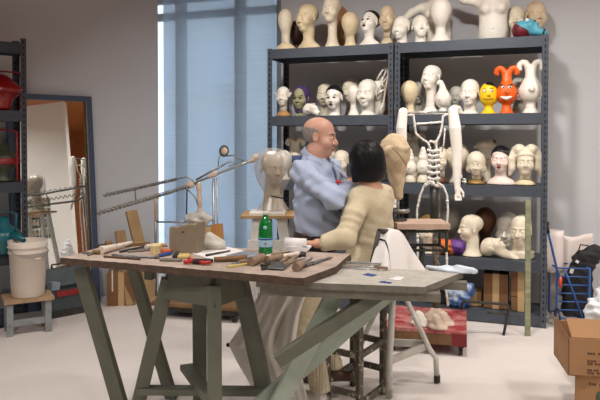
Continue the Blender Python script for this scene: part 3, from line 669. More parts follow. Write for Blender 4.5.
# local: x = along wall (towards left = -LW), y = out of the wall, z up; lean about the base
MROT = R(1.1)
ML = Matrix.Rotation(MROT, 3, 'Z') @ Matrix((LW, -LN, Vector((0, 0, 1)))).transposed() @ Matrix.Rotation(-MLEAN, 3, 'X')
def mloc(x, y, z): return ML @ Vector((x, y, z))
mb = MB()
for (x0, x1, z0, z1) in [(-.06, 0, 0, MH), (-MWID, -MWID + .06, 0, MH), (-MWID + .06, -.06, 0, .15), (-MWID + .06, -.06, MH - .05, MH)]:
    mb.box(mloc((x0 + x1) / 2, .012, (z0 + z1) / 2), (x1 - x0, .05, z1 - z0), ML)
mb.box(mloc(-MWID / 2, .03, MH / 2), (MWID - .01, .006, MH - .01), ML)
mb.build('frame', m_blue, mt, bevel=.004)
m_mir = mat('mirror_silver', (.86, .88, .86), .015, metal=1)
MB().box(mloc(-MWID / 2, .016, MH / 2 + .04), (MWID - .11, .008, MH - .17), ML).build('glass', m_mir, mt)
MB().tube([mloc(-.062, -.016, MH - .052), mloc(-.062, -.016, .5)], .004, 6).build('chipped_edge', mat('chipped_paint', srgb(200, 170, 120), .6, var=.5, scale=40), mt)
# photo collage pinned to the right wall, seen in the mirror only
def refl(px, py, X):      # where the mirror shows what stands on the plane x = X
    d = ray(px, py); o = Vector((0, 0, EYE)); n = ML @ Vector((0, -1, 0)); q = MR + mloc(0, .012, 0)
    t = (q - o).dot(n) / d.dot(n); h = o + d * t; r = d - n * (2 * d.dot(n)); return h + r * ((X - h.x) / r.x)
ca, cb = refl(20, 200, 3.97), refl(52.5, 238, 3.97)
co = thing('photo_collage', 'pale sheet of small portrait photos reflected in the mirror', 'photo collage', (3.975, (ca.y + cb.y) / 2, (ca.z + cb.z) / 2))
cw, chh = abs(ca.y - cb.y), abs(ca.z - cb.z)
MB().box((0, 0, 0), (.006, cw, chh)).build('backing', mat('collage_card', srgb(190, 196, 178), .8), co)
m_skin2 = mat('photo_face', srgb(190, 140, 112), .7); m_pd = mat('photo_dark', srgb(36, 36, 44), .7); m_pb = mat('photo_ground', srgb(140, 140, 126), .7, var=.3, scale=9)
for i in range(4):
    for j in range(7):
        y = -cw / 2 + (j + .5) * cw / 7; z = -chh / 2 + (i + .5) * chh / 4
        f = MB(); f.box((-.005, y, z), (.003, cw / 7 * .86, chh / 4 * .86), mi=0); f.ball((-.007, y, z + chh * .03), (.003, cw * .024, chh * .05), 10, 6, mi=1); f.box((-.007, y, z - chh * .07), (.003, cw / 7 * .6, chh / 4 * .3), mi=2)
        f.ball((-.008, y, z + chh * .065), (.003, cw * .026, chh * .03), 10, 6, mi=2); f.build('portrait_photo', [m_pb, m_skin2, m_pd], co)
# toolbox in front of the mirror
tb = onz(66, 309, 0) ; tb = MR - LW * .37 + LN * .16
t = thing('toolbox', 'open grey metal toolbox with red tools at the foot of the mirror', 'toolbox', tb, math.atan2(LW.y, LW.x))
m_tb = mat('toolbox_grey', srgb(70, 82, 84), .45, metal=.3, var=.2, scale=12); m_red = mat('red_paint', srgb(150, 34, 36), .5, var=.3, scale=14)
mb = MB(); mb.box((0, 0, .07), (.42, .2, .012))
for s_ in (-1, 1): mb.box((0, s_ * .1, .16), (.42, .008, .18)); mb.box((s_ * .21, 0, .16), (.008, .2, .18))
mb.build('tray', m_tb, t); MB().box((0, 0, .032), (.40, .18, .064)).build('plinth', m_dmetal, t)
MB().box((0, .135, .31), (.42, .012, .17), (-.5, 0, 0)).build('lid', m_tb, t)
MB().tube([(-.08, .18, .39), (-.08, .19, .42), (.08, .19, .42), (.08, .18, .39)], .007).build('handle', m_dmetal, t)
MB().box((.02, -.112, .215), (.36, .014, .05)).build('red_spirit_level', m_red, t); MB().box((-.13, .03, .25), (.09, .06, .09), (0, .2, .3)).build('pale_carton', mat('pale_blue_card', srgb(170, 186, 196), .7), t)
# stool with the bucket
m_stool = mat('grey_worn_paint', srgb(140, 144, 146), .65, var=.35, scale=16, lo=.3, hi=.5); m_stooltop = mat('worn_ply', srgb(176, 146, 112), .75, var=.25, scale=10)
SN = onz(10, 336.5, 0); SR = onz(49.5, 331, 0); ang = math.atan2(SR.y - SN.y, SR.x - SN.x)
t = thing('step_stool', 'low grey painted wooden stool under the white bucket', 'stool', SN, ang)
wd = (SR - SN).length + .03; dp = .24; sh_ = .29
mb = MB()
MB().box((wd / 2 - .02, dp / 2 - .02, sh_ - .012), (wd + .05, dp + .05, .03)).build('seat', m_stooltop, t, bevel=.004)
for x in (0, wd - .04):
    for y in (0, dp - .04): MB().box((x + .0, y, (sh_ - .03) / 2), (.05, .045, sh_ - .03)).build('leg', m_stool, t, bevel=.003)
MB().box((wd / 2 - .02, 0, .10), (wd, .02, .05)).build('stretcher', m_stool, t); MB().box((wd / 2 - .02, dp - .04, .10), (wd, .02, .05)).build('stretcher', m_stool, t)
MB().box((0, dp / 2 - .02, .07), (.02, dp, .05)).build('stretcher', m_stool, t); MB().box((wd - .04, dp / 2 - .02, .05), (.05, dp, .04)).build('stretcher', m_wood, t)
bk = SN + Matrix.Rotation(ang, 3, 'Z') @ Vector((wd / 2 - .015, dp / 2 - .02, sh_ + .004))
t = thing('bucket', 'white plastic bucket with wire handle on the low stool', 'bucket', bk)
m_bkt = mat('bucket_plastic', srgb(226, 214, 200), .45, var=.05, scale=4)
mb = MB(); h_ = .455; r0, r1 = .128, .150
mb.lathe([(0, .004), (r0 - .004, 0), (r0, .006), (r1 - .006, h_ * .78), (r1 + .003, h_ * .79), (r1 + .003, h_ * .805), (r1 - .004, h_ * .82), (r1 - .002, h_ * .88), (r1 + .007, h_ * .89), (r1 + .007, h_ * .905), (r1, h_ * .92), (r1 + .004, h_), (r1 - .004, h_), (r1 - .01, h_ * .8), (r0 - .006, .01), (0, .01)], seg=40); mb.build('pail', m_bkt, t)
mb = MB()
hp = [(-.155, 0, h_ * .86)] + [(-.155 * math.cos(math.pi * i / 12), -.155 * math.sin(math.pi * i / 12) * .98, h_ * .86 - .07 * math.sin(math.pi * i / 12)) for i in range(1, 12)] + [(.155, 0, h_ * .86)]
rotz = Matrix.Rotation(.9, 3, 'Z'); mb.tube([rotz @ Vector(p) for p in hp], .0032, 6); mb.build('wire_handle', m_metal, t)
MB().tube([rotz @ Vector((-.028, -.162, h_ * .86 - .072)), rotz @ Vector((.028, -.162, h_ * .86 - .072))], .009, 10).build('grip', m_bkt, t)
# things on the left shelf unit
def ls(px, d, z): # point on the left unit
    c = LP + LN * (-d); dr = ray(px, 150); k = dr.x / dr.y; tt = (k * c.y - c.x) / (LW.x - k * LW.y); return c + LW * tt + Vector((0, 0, z))
m_redl = mat('red_enamel', srgb(150, 20, 22), .3, var=.35, scale=10, coat=.4); m_teal = mat('teal_enamel', srgb(20, 104, 116), .3, var=.2, scale=8, coat=.4); m_wirered = mat('red_wire', srgb(140, 24, 26), .4)
p = ls(2, .105, 1.82); t = thing('lantern_model', 'red enamel lantern with wire guard on the left shelf unit', 'lantern', p)
MB().lathe([(0, 0), (.06, 0), (.08, .02), (.085, .07), (.1, .10), (.165, .155), (.185, .17), (.17, .19), (.11, .24), (.05, .29), (.03, .30), (0, .31)], seg=32).build('body', m_redl, t)
for a in (.2, 2.3, 4.4): MB().tube([(.165 * math.cos(a), .165 * math.sin(a), .16), (.15 * math.cos(a), .15 * math.sin(a), .32), (0, 0, .33)], .008).build('guard_wire', m_wirered, t); MB().tube([(.15 * math.cos(a), .15 * math.sin(a), 0.006), (.15 * math.cos(a), .15 * math.sin(a), .15)], .008).build('guard_wire', m_wirered, t)
p = ls(3, .10, 1.22); t = thing('lantern_model', 'dark red and green lantern on the middle shelf at the left edge', 'lantern', p)
MB().lathe([(0, 0), (.08, 0), (.08, .02), (.05, .05), (.07, .10), (.12, .15), (.125, .20), (.09, .24), (.05, .26), (.04, .32), (0, .33)], seg=24).build('body', mat('dark_green_enamel', srgb(66, 70, 52), .4, var=.4, scale=12), t)
MB().lathe([(.118, .145), (.138, .16), (.138, .19), (.118, .205)], seg=24).build('rim', m_redl, t); MB().tube([(.14, -.05, .005), (.14, -.05, .42), (0, 0, .44), (-.1, 0, .42)], .009).build('frame', m_wirered, t)
p = ls(2, .105, .615); t = thing('watering_can', 'teal enamel can with wire handle behind the bucket', 'can', p)
MB().lathe([(0, 0), (.13, 0), (.15, .02), (.15, .12), (.17, .14), (.12, .20), (.06, .24), (.05, .30), (0, .31)], seg=28).build('body', m_teal, t)
MB().tube([(.08, -.06, .14), (.16, -.1, .16), (.25, -.16, .13)], [.05, .035, .018], 12).build('spout', m_teal, t); MB().tube([(.13, -.05, .15), (.14, -.05, .34), (0, 0, .36)], .008).build('handle', m_teal, t)
# cardboard box and planks against the left wall
def carton(name, label, corner, dx, dy, w, d, h, m=None, group=None, tape=True, flaps=False, cat='box'):
    t = thing(name, label, cat, corner, math.atan2(dx[1], dx[0]), group)
    MB().box((w / 2, d / 2, h / 2), (w, d, h)).build('carton', m or m_card, t, bevel=.004)
    if tape: MB().box((w / 2, d / 2, h / 2), (.055, d + .004, h + .004)).build('tape', m_tape, t)
    return t
c0 = onz(107, 306.5, 0)
t = carton('cardboard_box', 'brown cardboard box on the floor between mirror and planks', c0, (.98, .2), None, .26, .22, .31, m_cardd)
MB().box((.05, -.001, .24), (.012, .004, .2)).build('white_strap', m_white, t)
def plank(label, px, ytop, Yb, pb, w, th, m=m_wood, lean=.12, name='wood_plank'):
    # the top edge centre at (px, ytop) lying on/near the wall
    c = W(px, ytop, Yb); base = Vector((c.x, c.y, 0)) + LN * lean + LW * pb
    t = MB().beam((0, 0, 0), c - base, w, th, up=LN); o = t.build(name, m, None, bevel=.003, loc=base + Vector((0, 0, .004))); tag(o, label, 'plank', 'planks leaning on the left wall'); return o
plank('short pine plank leaning on the wall, left of the taller one', 120, 231, 6.15, .03, .10, .03, lean=.16)
plank('taller grey pine plank leaning on the wall beside the blind', 131, 211, 6.25, .085, .115, .035, m=m_wood, lean=.28)
# ------------------------------------------------------------------ the trestle table
TZ, TT = .955, .036
Ta = onz(60.5, 257.5, TZ); Tb = onz(303.5, 278.3, TZ); tx = (Tb - Ta).normalized(); ty = Vector((-tx.y, tx.x, 0)); TL = (Tb - Ta).length; TD = .66
m_ttop = mat('table_top_dusty', srgb(184, 166, 153), .8, var=.28, scale=9, bump=.1); m_tedge = mat('table_edge', srgb(92, 72, 58), .8, var=.45, scale=26, stretch=(1, 1, 3))
m_green = mat('grey_green_paint', srgb(98, 100, 86), .65, var=.22, scale=7, lo=.3, hi=.6); m_green2 = mat('pale_green_paint', srgb(160, 172, 158), .6, var=.12, scale=6)
tr_ = thing('work_table', 'long paint worn plank work table covered in sculpting tools', 'table', (Ta.x, Ta.y, 0), math.atan2(tx.y, tx.x))
def tl(x, y, z): return Vector((x, y, z))
mb = MB()
rngj = random.Random(3); n = 40
lo, hi = [], []
top = MB()
EDG = [Matrix.Rotation(-math.atan2(tx.y, tx.x), 3, 'Z') @ (onz(x_, y_, TZ) - Vector((Ta.x, Ta.y, TZ))) for x_, y_ in ((318, 273), (336, 266.5), (347, 256.5))]
EDG = [(v.x, v.y) for v in EDG]; EDG.append((EDG[-1][0], TD))
def jag(i): return rngj.uniform(-.006, .006)
fr = [(TL * i / n, jag(i)) for i in range(n + 1)]
poly = fr + [*EDG] + [(TL * .66, TD - .03), (TL * .33, TD - .09), (0, .48), (-.012, .3), (.006, .15)]
top.prism(poly, TT, None, (0, 0, TZ - TT)); ob = top.build('table_top', [m_ttop, m_tedge], tr_)
for f in ob.data.polygons:
    if abs(f.normal.z) < .5: f.material_index = 1
# lower right board
RZ = .918
q = [onz(300, 278.5, RZ - .0), onz(424, 287, RZ), onz(463, 272, RZ), onz(340, 259, RZ)]
Mi = Matrix.Rotation(-math.atan2(tx.y, tx.x), 3, 'Z'); q = [Mi @ (v - Vector((Ta.x, Ta.y, 0))) for v in q]
q[0] = Vector((TL - .25, .03, RZ)); q[3] = Vector((TL - .2, .46, RZ))
rb = MB().prism([(v.x, v.y) for v in q], .03, None, (0, 0, RZ - .03)); m_rtop = mat('board_top', srgb(186, 182, 172), .75, var=.2, scale=12); m_redge = mat('board_edge', srgb(120, 116, 104), .75, var=.25, scale=20)
ob = rb.build('side_board', [m_rtop, m_redge], tr_)
for f in ob.data.polygons:
    if abs(f.normal.z) < .5: f.material_index = 1
ex = (q[1] - q[0]).normalized(); ey = (q[2] - q[1]).normalized()
for f0, f1, w_ in [(.12, .10, .05), (.82, .85, .05)]:
    a_ = q[1] + (q[2] - q[1]) * f0; b_ = q[0] + (q[3] - q[0]) * f1
    MB().beam(a_ + (a_ - b_).normalized() * .05 + Vector((0, 0, -.052)), b_ + Vector((0, 0, -.052)), w_, .04).build('batten', m_redge, tr_, bevel=.003)
# left slanting legs (world points turned into table space)
def tw(v): return Mi @ (Vector(v) - Vector((Ta.x, Ta.y, 0)))
def leg_w(a, b, w, th, facing, m, name='leg', par=None, mi=None):
    a, b = tw(a), tw(b); MB().beam(a, b, w, th, up=Mi @ Vector(facing)).build(name, m, par or tr_, bevel=.004)
cam_dir = Vector((.3, -.95, 0))
leg_w(W(81, 268, 3.42), W(128, 432, 3.42), .088, .035, B, m_green)
leg_w(W(130, 258, 3.86), W(172, 399, 3.86), .072, .04, B, m_green2 if False else m_green)
leg_w(W(150, 262, 3.72), W(150, 262, 3.72) + Vector((.0, .0, -.1)), .05, .05, B, m_green, 'leg_block')
# stand with apron under the middle
NN = onz(215, 308, .765); NN.z = 0
aa = Vector((-.85, .52, 0)).normalized(); bb = Vector((.52, .85, 0)).normalized(); LA, LB = .36, .29
ts = thing('trestle_stand', 'splayed four legged wooden stand with a deep apron under the table middle', 'trestle', NN)
def st(a, b, z): return aa * a + bb * b + Vector((0, 0, z))
z0, z1 = .765, TZ - TT - .003
for (p0, p1, ins) in [((0, 0), (LA, 0), bb), ((0, 0), (0, LB), aa), ((LA, 0), (LA, LB), -aa), ((0, LB), (LA, LB), -bb)]:
    m_ = Vector((0, 0, 0)); cx = st(LA / 2, LB / 2, 0)
    lo = [st(*p0, z0), st(*p1, z0), st(*p1, z0) + ins * .025, st(*p0, z0) + ins * .025]
    hi = [v + (cx - Vector((v.x, v.y, 0))) * .17 + Vector((0, 0, z1 - z0)) for v in lo]
    MB().quad8(lo, hi).build('apron_board', m_green, ts, bevel=.003)
for (a, b, sa, sb, w_) in [(.03, .03, -.10, -.12, .068), (LA - .03, .03, .22, -.06, .07), (.05, LB - .03, -.16, .10, .085), (LA - .04, LB - .03, .10, .12, .075)]:
    MB().beam(st(a, b, z0 + .1) , st(a + sa, b + sb, .004), w_, .04, up=(0.25, -1, 0) if (a, b) != (.05, LB - .03) else (-.3, -1, 0)).build('leg', m_green, ts, bevel=.004)
MB().beam(st(-.02, -.02, .30), st(LA + .1, LB + .02, .30), .07, .03).build('stretcher', m_green, ts); MB().beam(st(-.07, LB + .02, .27), st(LA + .14, -.02, .27), .07, .03).build('stretcher', m_green, ts)
# right hand trestle: leg boards and a diagonal brace
pb_ = onz(275, 400, .3)
rt = thing('trestle_stand', 'pale green trestle with diagonal brace carrying the right end of the table', 'trestle', (.02, 3.02, 0))
def rw(v): return Vector(v) - Vector((.02, 3.02, 0))
def rleg(a, b, w, th, up, m, name): MB().beam(rw(a), rw(b), w, th, up=up).build(name, m, rt, bevel=.004)
fz = (.25, -.97, 0)
a1 = W(337, 290, 3.02); b1 = W(252, 455, 3.10); b1 = b1 + (a1 - b1) * ((0.004 - b1.z) / (a1.z - b1.z))
rleg(a1, b1, .088, .03, fz, m_green2, 'leg')
a2 = W(396, 285, 3.10); b2 = W(268, 398, 3.14); b2 = b2 + (b2 - a2) * (b2.z / (a2.z - b2.z)) * .98
a2 = a2 + Vector((0, .0, -.0))
rleg(a2, b2, .085, .03, fz, m_green2, 'leg')
rleg(W(389, 287, 2.985), W(277, 361, 2.93), .062, .045, fz, m_green, 'brace')
rleg(W(337, 287.5, 3.03) + Vector((-.1, .03, 0)), W(400, 287.5, 3.09), .05, .05, (0, 0, 1), m_green, 'top_rail')
# ------------------------------------------------------------------ wire armature sculpture on a dolly behind the table
dl = onz(158, 318, 0)
t = thing('platform_dolly', 'low dark wooden dolly under the wire armature stand', 'dolly', dl, R(-14))
MB().box((.36, .26, .125), (.86, .56, .03)).build('deck', m_woodd, t, bevel=.004)
MB().box((.36, .26, .085), (.78, .48, .05)).build('under_frame', m_dmetal, t)
for x in (.02, .70):
    for y in (.04, .46): MB().tube([(x - .015, y, .031), (x + .015, y, .031)], .03, 14).build('caster', m_black, t)
AR = Vector((-.9, 5.86, 0)); AY = 5.85
ar = thing('armature_sculpture', 'long tilted wire armature of a reclining figure on thin posts before the blind', 'sculpture', (W(185, 318, AY).x, AY, .142))
AO = ar.location.copy()
def aw(x, y, Y=AY): return W(x, y, Y - max(0, 155 - x) / 57 * 1.1) - AO
m_rod = mat('armature_metal', srgb(150, 148, 140), .5, metal=.5, var=.45, scale=40); m_pl = mat('plaster_blob', srgb(206, 184, 164), .8, var=.2, scale=20)
def wrapped(pts, r, turns, Y=AY):
    mb = MB(); mb.tube(pts, r, 8)
    a, b = Vector(pts[0]), Vector(pts[-1]); d = (b - a).normalized(); u = d.orthogonal().normalized(); v = d.cross(u)
    N = turns * 8; mb.tube([a + (b - a) * (i / N) + (u * math.cos(i * .785) + v * math.sin(i * .785)) * r * 1.35 for i in range(N + 1)], r * .45, 5); return mb
wrapped([aw(98, 213.5), aw(150, 199), aw(190, 186)], .011, 26).build('limb_rod', m_rod, ar)
wrapped([aw(104, 195.5), aw(135, 189), aw(176, 179.5)], .010, 20).build('limb_rod', m_rod, ar)
MB().tube([aw(176, 179.5), aw(186, 177), aw(192, 180), aw(196, 185)], .006).build('limb_rod', m_rod, ar)
MB().tube([aw(188, 186), aw(214, 175), aw(240, 165), aw(250, 161.5)], .011).build('spine_rod', m_metal, ar)
MB().tube([aw(196, 180), aw(212, 171), aw(222, 166)], .009).build('spine_rod', m_rod, ar)
MB().tube([aw(135, 190), aw(136, 202)], .006).build('cross_wire', m_rod, ar)
MB().tube([aw(218, 170), aw(218.5, 160), aw(220, 155)], .005).build('neck_wire', m_rod, ar)
hd = MB().lathe([(.0, -.012), (.03, -.012), (.04, 0), (.03, .012), (0, .012)], aw(224, 151), 16, M=Matrix.Rotation(R(80), 3, 'X') @ Matrix.Rotation(R(-25), 3, 'Y')); hd.build('head_disc', m_pl, ar)
MB().tube([aw(224 + 4.3 * math.cos(a), 151 + 5.3 * math.sin(a), AY - .01) for a in [i * .524 for i in range(12)]], .007, 6, closed=True).build('head_ring', m_dmetal, ar)
MB().tube([aw(222, 166), aw(229, 162), aw(236, 164), aw(229, 166), aw(233, 168), aw(244, 162)], .006).build('arm_wire', m_rod, ar)
MB().tube([aw(226, 156), aw(234, 155), aw(237, 158), aw(244, 161)], .006).build('arm_wire', m_rod, ar)
s = S(tuple(aw(246, 168) - Vector((.02, .06, .02))), tuple(aw(262, 152) + Vector((.02, .06, .02))), .006); s.path([aw(249, 161.5), aw(253, 160), aw(256, 157)], [.014, .024, .034], k=.01); s.mesh('hand_lump', m_pl, ar)
MB().tube([aw(256.5, 153.5), aw(257.5, 158), aw(256, 161)], .012).build('hand_edge', m_dmetal, ar)
def blob(pts, rs, name='plaster_joint'):
    lo = [min(p[i] for p in pts) - max(rs) * 1.5 for i in range(3)]; hi = [max(p[i] for p in pts) + max(rs) * 1.5 for i in range(3)]
    s = S(lo, hi, .006); s.path(pts, rs, k=.01); s.wave(.004, wrinkle); s.mesh(name, m_pl, ar)
blob([aw(187, 187), aw(191, 184)], [.026, .03]); blob([aw(209, 177), aw(215, 174)], [.02, .024]); blob([aw(157, 197), aw(158, 194)], [.02, .018])
blob([aw(199, 184), aw(199.5, 200), aw(200, 213)], [.022, .02, .022], 'plaster_post')
MB().tube([aw(199, 182), aw(200, 236)], .010).build('post', m_metal, ar)
for (xa, ya, yb, r_) in [(155.5, 197, 292, .012), (213.5, 178, 300, .012), (217.2, 178, 300, .008)]: MB().tube([aw(xa, ya), Vector((aw(xa, ya).x + .0, aw(xa, ya).y, .0))], r_).build('post', m_metal, ar)
MB().tube([aw(156, 222), aw(200, 222)], .008).build('cross_bar', m_metal, ar)
MB().tube([aw(187, 188), aw(186.5, 214)], .006).build('post', m_dmetal, ar); MB().tube([aw(188, 190), aw(195, 197), aw(198, 206)], .006).build('cross_wire', m_rod, ar)
MB().tube([aw(155.5, 197), aw(157, 221)], .017).build('plaster_post', m_pl, ar)
s = S(tuple(aw(180, 230) - Vector((0, .14, 0))), tuple(aw(216, 208) + Vector((0, .14, 0))), .008); c_ = aw(198, 219)
s.ell(c_, (.125, .10, .055)); s.ell(c_ + Vector((-.06, .02, .015)), (.06, .07, .045), k=.03); s.ell(c_ + Vector((.06, -.02, .012)), (.06, .06, .05), k=.03); s.wave(.010, wrinkle); s.mesh('crumpled_bag', mat('clear_plastic', srgb(196, 192, 184), .25, var=.2, scale=14), ar)
c_ = aw(204, 232); MB().box(c_, (.15, .12, .105)).build('wood_block', m_wood, ar, bevel=.003); MB().box(Vector((c_.x, c_.y, (c_.z - .06) / 2)), (.05, .05, c_.z - .05)).build('post', m_woodd, ar)
o = MB().beam((0, 0, 0), W(217, 224, 5.82) - Vector((W(222, 262, 5.76).x, 5.76, .142)), .10, .03, up=(0, -1, .1)).build('wood_plank', mat('orange_plank', srgb(176, 124, 62), .6, var=.2, scale=5, stretch=(1, 1, .2)), None, loc=(W(222, 262, 5.76).x, 5.76, .144)); tag(o, 'orange pine board standing beside the armature posts', 'plank')
# ------------------------------------------------------------------ white stand with the wrapped head
WY = 4.75
t = thing('sculpture_stand', 'white painted splay legged stand with a board top by the bottle', 'stand', (W(270, 250, WY).x, WY, 0))
WO = t.location.copy()
def ww(x, y, Y=WY): return W(x, y, Y) - WO
MB().box(ww(272, 214.5), (.44, .34, .022)).build('board', m_wood, t, bevel=.002); MB().box(ww(268, 212) + Vector((0, -.02, -.004)), (.26, .26, .03)).build('turntable', m_white, t, bevel=.003)
MB().box(ww(268, 214) + Vector((0, -.155, -.0)), (.18, .01, .012)).build('slot', m_black, t)
zt = ww(270, 216).z
for (x0, x1, y) in [(-.085, -.19, -.13), (.085, .25, -.13), (-.085, -.17, .12), (.085, .25, .12)]:
    MB().beam((x0, y, zt), (x1, y * 1.5, .004), .07, .03, up=(0, -1, 0)).build('leg', m_white, t, bevel=.003)
MB().beam((-.15, -.155, zt - .20), (.15, -.155, zt - .20), .09, .025, up=(0, -1, 0)).build('crosspiece', m_white, t); MB().beam((-.16, -.14, zt - .62), (.2, -.16, zt - .62), .06, .025, up=(0, -1, 0)).build('crosspiece', m_white, t)
zb = WO.z + ww(268, 212).z + .012
wh = thing('wrapped_head', 'sculpted head loosely wrapped in clear plastic on the white stand', 'wrapped sculpture', (W(273, 212, WY).x, WY, zb))
k = .25
s = S((-.2, -.2, -.002), (.2, .2, .48), .007).frame((0, 0, .19), Matrix.Rotation(R(25), 3, 'Z'), k); sd_face(s); s.cap((0, .06, .3), (0, .08, -.5), .2, .24, k=.1); s.frame().cap((0, .02, .1), (0, .02, -.05), .05, .09, k=.04); s.keep((0, 0, 0), (0, 0, 1)); s.mesh('clay_head', hm('clay_pale', (178, 160, 134)), wh)
mp_ = bpy.data.materials.new('plastic_wrap'); mp_.use_nodes = True; nt = mp_.node_tree; nt.nodes.clear()
o = nt.nodes.new('ShaderNodeOutputMaterial'); mx = nt.nodes.new('ShaderNodeMixShader'); m2 = nt.nodes.new('ShaderNodeMixShader'); tr = nt.nodes.new('ShaderNodeBsdfTransparent'); gl = nt.nodes.new('ShaderNodeBsdfGlossy'); di = nt.nodes.new('ShaderNodeBsdfDiffuse')
gl.inputs['Roughness'].default_value = .3; di.inputs[0].default_value = (.56, .54, .50, 1); gl.inputs[0].default_value = (.9, .9, .9, 1)
mx.inputs[0].default_value = .16; nt.links.new(di.outputs[0], mx.inputs[1]); nt.links.new(gl.outputs[0], mx.inputs[2]); m2.inputs[0].default_value = .32; nt.links.new(tr.outputs[0], m2.inputs[1]); nt.links.new(mx.outputs[0], m2.inputs[2]); nt.links.new(m2.outputs[0], o.inputs[0])
mb = MB(); prof = [(.045, .10), (.065, .13), (.095, .18), (.122, .24), (.138, .32), (.128, .39), (.085, .445), (.04, .462), (.0, .466)]
mb.lathe(prof, seg=40)
mb.v = [(x * (1 + .05 * math.sin(7 * math.atan2(y, x) + 9 * z) + .04 * math.sin(15 * math.atan2(y, x) - 21 * z)), y * (1 + .05 * math.sin(7 * math.atan2(y, x) + 9 * z)), z) for x, y, z in mb.v]
mb.tube([(.05 * math.cos(i * .63), .05 * math.sin(i * .63), .1) for i in range(10)], .012, 8, closed=True)
mb.sheet(lambda a, b: ((.05 + .05 * b) * math.cos(6.283 * a) * (1 + .25 * math.sin(a * 50)), (.05 + .05 * b) * math.sin(6.283 * a), .10 - .095 * b), 40, 5); mb.build('plastic_wrap', mp_, wh)
MB().beam((-.01, -.09, .115), (.08, -.11, .10), .012, .008).build('tie', m_hole, wh)
# ------------------------------------------------------------------ plank stand with clay head (centre)
PY = 4.14
t = thing('modelling_stand', 'white tubular splay legged stand with a pinkish plank top holding the clay head', 'stand', (W(393, 300, PY).x, PY, 0)); PO = t.location.copy()
zt = W(418, 221.5, PY).z
def pw_(x, y, Y=PY): return W(x, y, Y) - PO
m_dust = mat('dusty_pink_board', srgb(198, 170, 150), .75, var=.2, scale=12)
m_tubew = mat('white_tube', srgb(206, 202, 194), .45, var=.12, scale=14)
pc = pw_(420, 224); MB().box((pc.x, .0, zt - .016), (.335, .26, .036)).build('plank_top', m_dust, t, bevel=.003)
for z in (zt - .05, zt - .17): MB().tube([(pc.x - .10, -.10, z), (pc.x + .15, -.10, z), (pc.x + .15, .10, z), (pc.x - .10, .10, z)], .010, 8, closed=True).build('bracket_ring', m_dmetal, t)
for x in (-.10, .15):
    for y in (-.10, .10): MB().tube([(pc.x + x, y, zt - .03), (pc.x + x, y, zt - .18)], .010, 8).build('bracket_post', m_dmetal, t)
MB().box((pc.x - .05, 0, .66), (.22, .16, .03)).build('collar_plate', m_tubew, t)
MB().tube([(pc.x + .0, 0, .66), (pc.x + .02, 0, zt - .17)], .016, 10).build('column', m_dmetal, t)
def footed(pts, nm, r_=.0175):
    MB().tube(pts, r_, 12).build(nm, m_tubew, t)
    e = Vector(pts[-1]); MB().tube([e + Vector((0, 0, .005)), e + Vector((0, 0, .05))], .021, 10).build('rubber_foot', m_black, t)
f1 = onz(437, 383.5, 0); f2 = onz(353, 376.5, 0); f3 = onz(389, 398, 0)
f1, f2, f3 = [v - PO for v in (f1, f2, f3)]
for v in (f1, f2, f3): v.z = .004
footed([pw_(403, 292, PY), pw_(429, 348, f1.y + PO.y), f1 + Vector((-.008, 0, .16)), f1], 'leg')
footed([pw_(381, 300, PY), f2 + Vector((.03, 0, .16)), f2], 'leg')
footed([pw_(393.5, 286, f3.y + PO.y), f3 + Vector((0, 0, .2)), f3], 'leg', .021)
MB().beam(pw_(386, 342, 4.2), pw_(428, 344, 4.14), .02, .045, up=(0, 0, 1)).build('spreader', m_tubew, t); MB().beam(pw_(392, 360, 4.0), pw_(428, 345, 4.13), .02, .045).build('spreader', m_tubew, t)
ch = thing('clay_sculpture', 'large rough clay head with a seam on a metal rod beside the black bob', 'sculpture', (W(397, 222, PY).x, PY + .03, zt + .001))
hz0 = W(397, 200, PY).z - zt; hz1 = W(397, 133, PY).z - zt; kk = hz1 - hz0
m_clay = mat('rough_clay', srgb(212, 190, 156), .85, var=.2, scale=22, bump=.5)
s = S((-.16, -.2, hz0 - .03), (.16, .2, hz1 + .03), .006).frame((0, .0, hz0), None, kk)
s.ell((-.03, .0, .70), (.235, .28, .295)); s.ell((.005, .03, .42), (.135, .16, .24), k=.08); s.cap((.02, .0, .3), (.025, .0, .06), .095, .075, k=.06)
for i in range(8): a = rng.uniform(0, 6.28); z = rng.uniform(.62, .8); s.ell((-.03 + .17 * math.cos(a), -.22 + .03 * math.sin(a), z), rng.uniform(.03, .06), k=.03)
s.frame().wave(.002, wrinkle); s.mesh('head', m_clay, ch)
MB().tube([(-.055, -.108, hz0 + kk * .80), (-.01, -.122, hz0 + kk * .70), (.03, -.110, hz0 + kk * .59), (.05, -.085, hz0 + kk * .52)], .0028, 6).build('seam', mat('clay_dark', srgb(120, 92, 62), .8), ch)
MB().tube([(.01, 0, .004), (.01, 0, hz0 + .04)], .010, 10).build('rod', m_metal, ch); MB().lathe([(0, 0), (.06, 0), (.06, .012), (.015, .02)], (.01, 0, 0)).build('base', m_dmetal, ch)
MB().tube([(-.015, -.03, hz0 - .075), (.06, -.03, hz0 - .075), (.08, .02, hz0 - .075)], .014, 10).build('clamp', m_metal, ch)
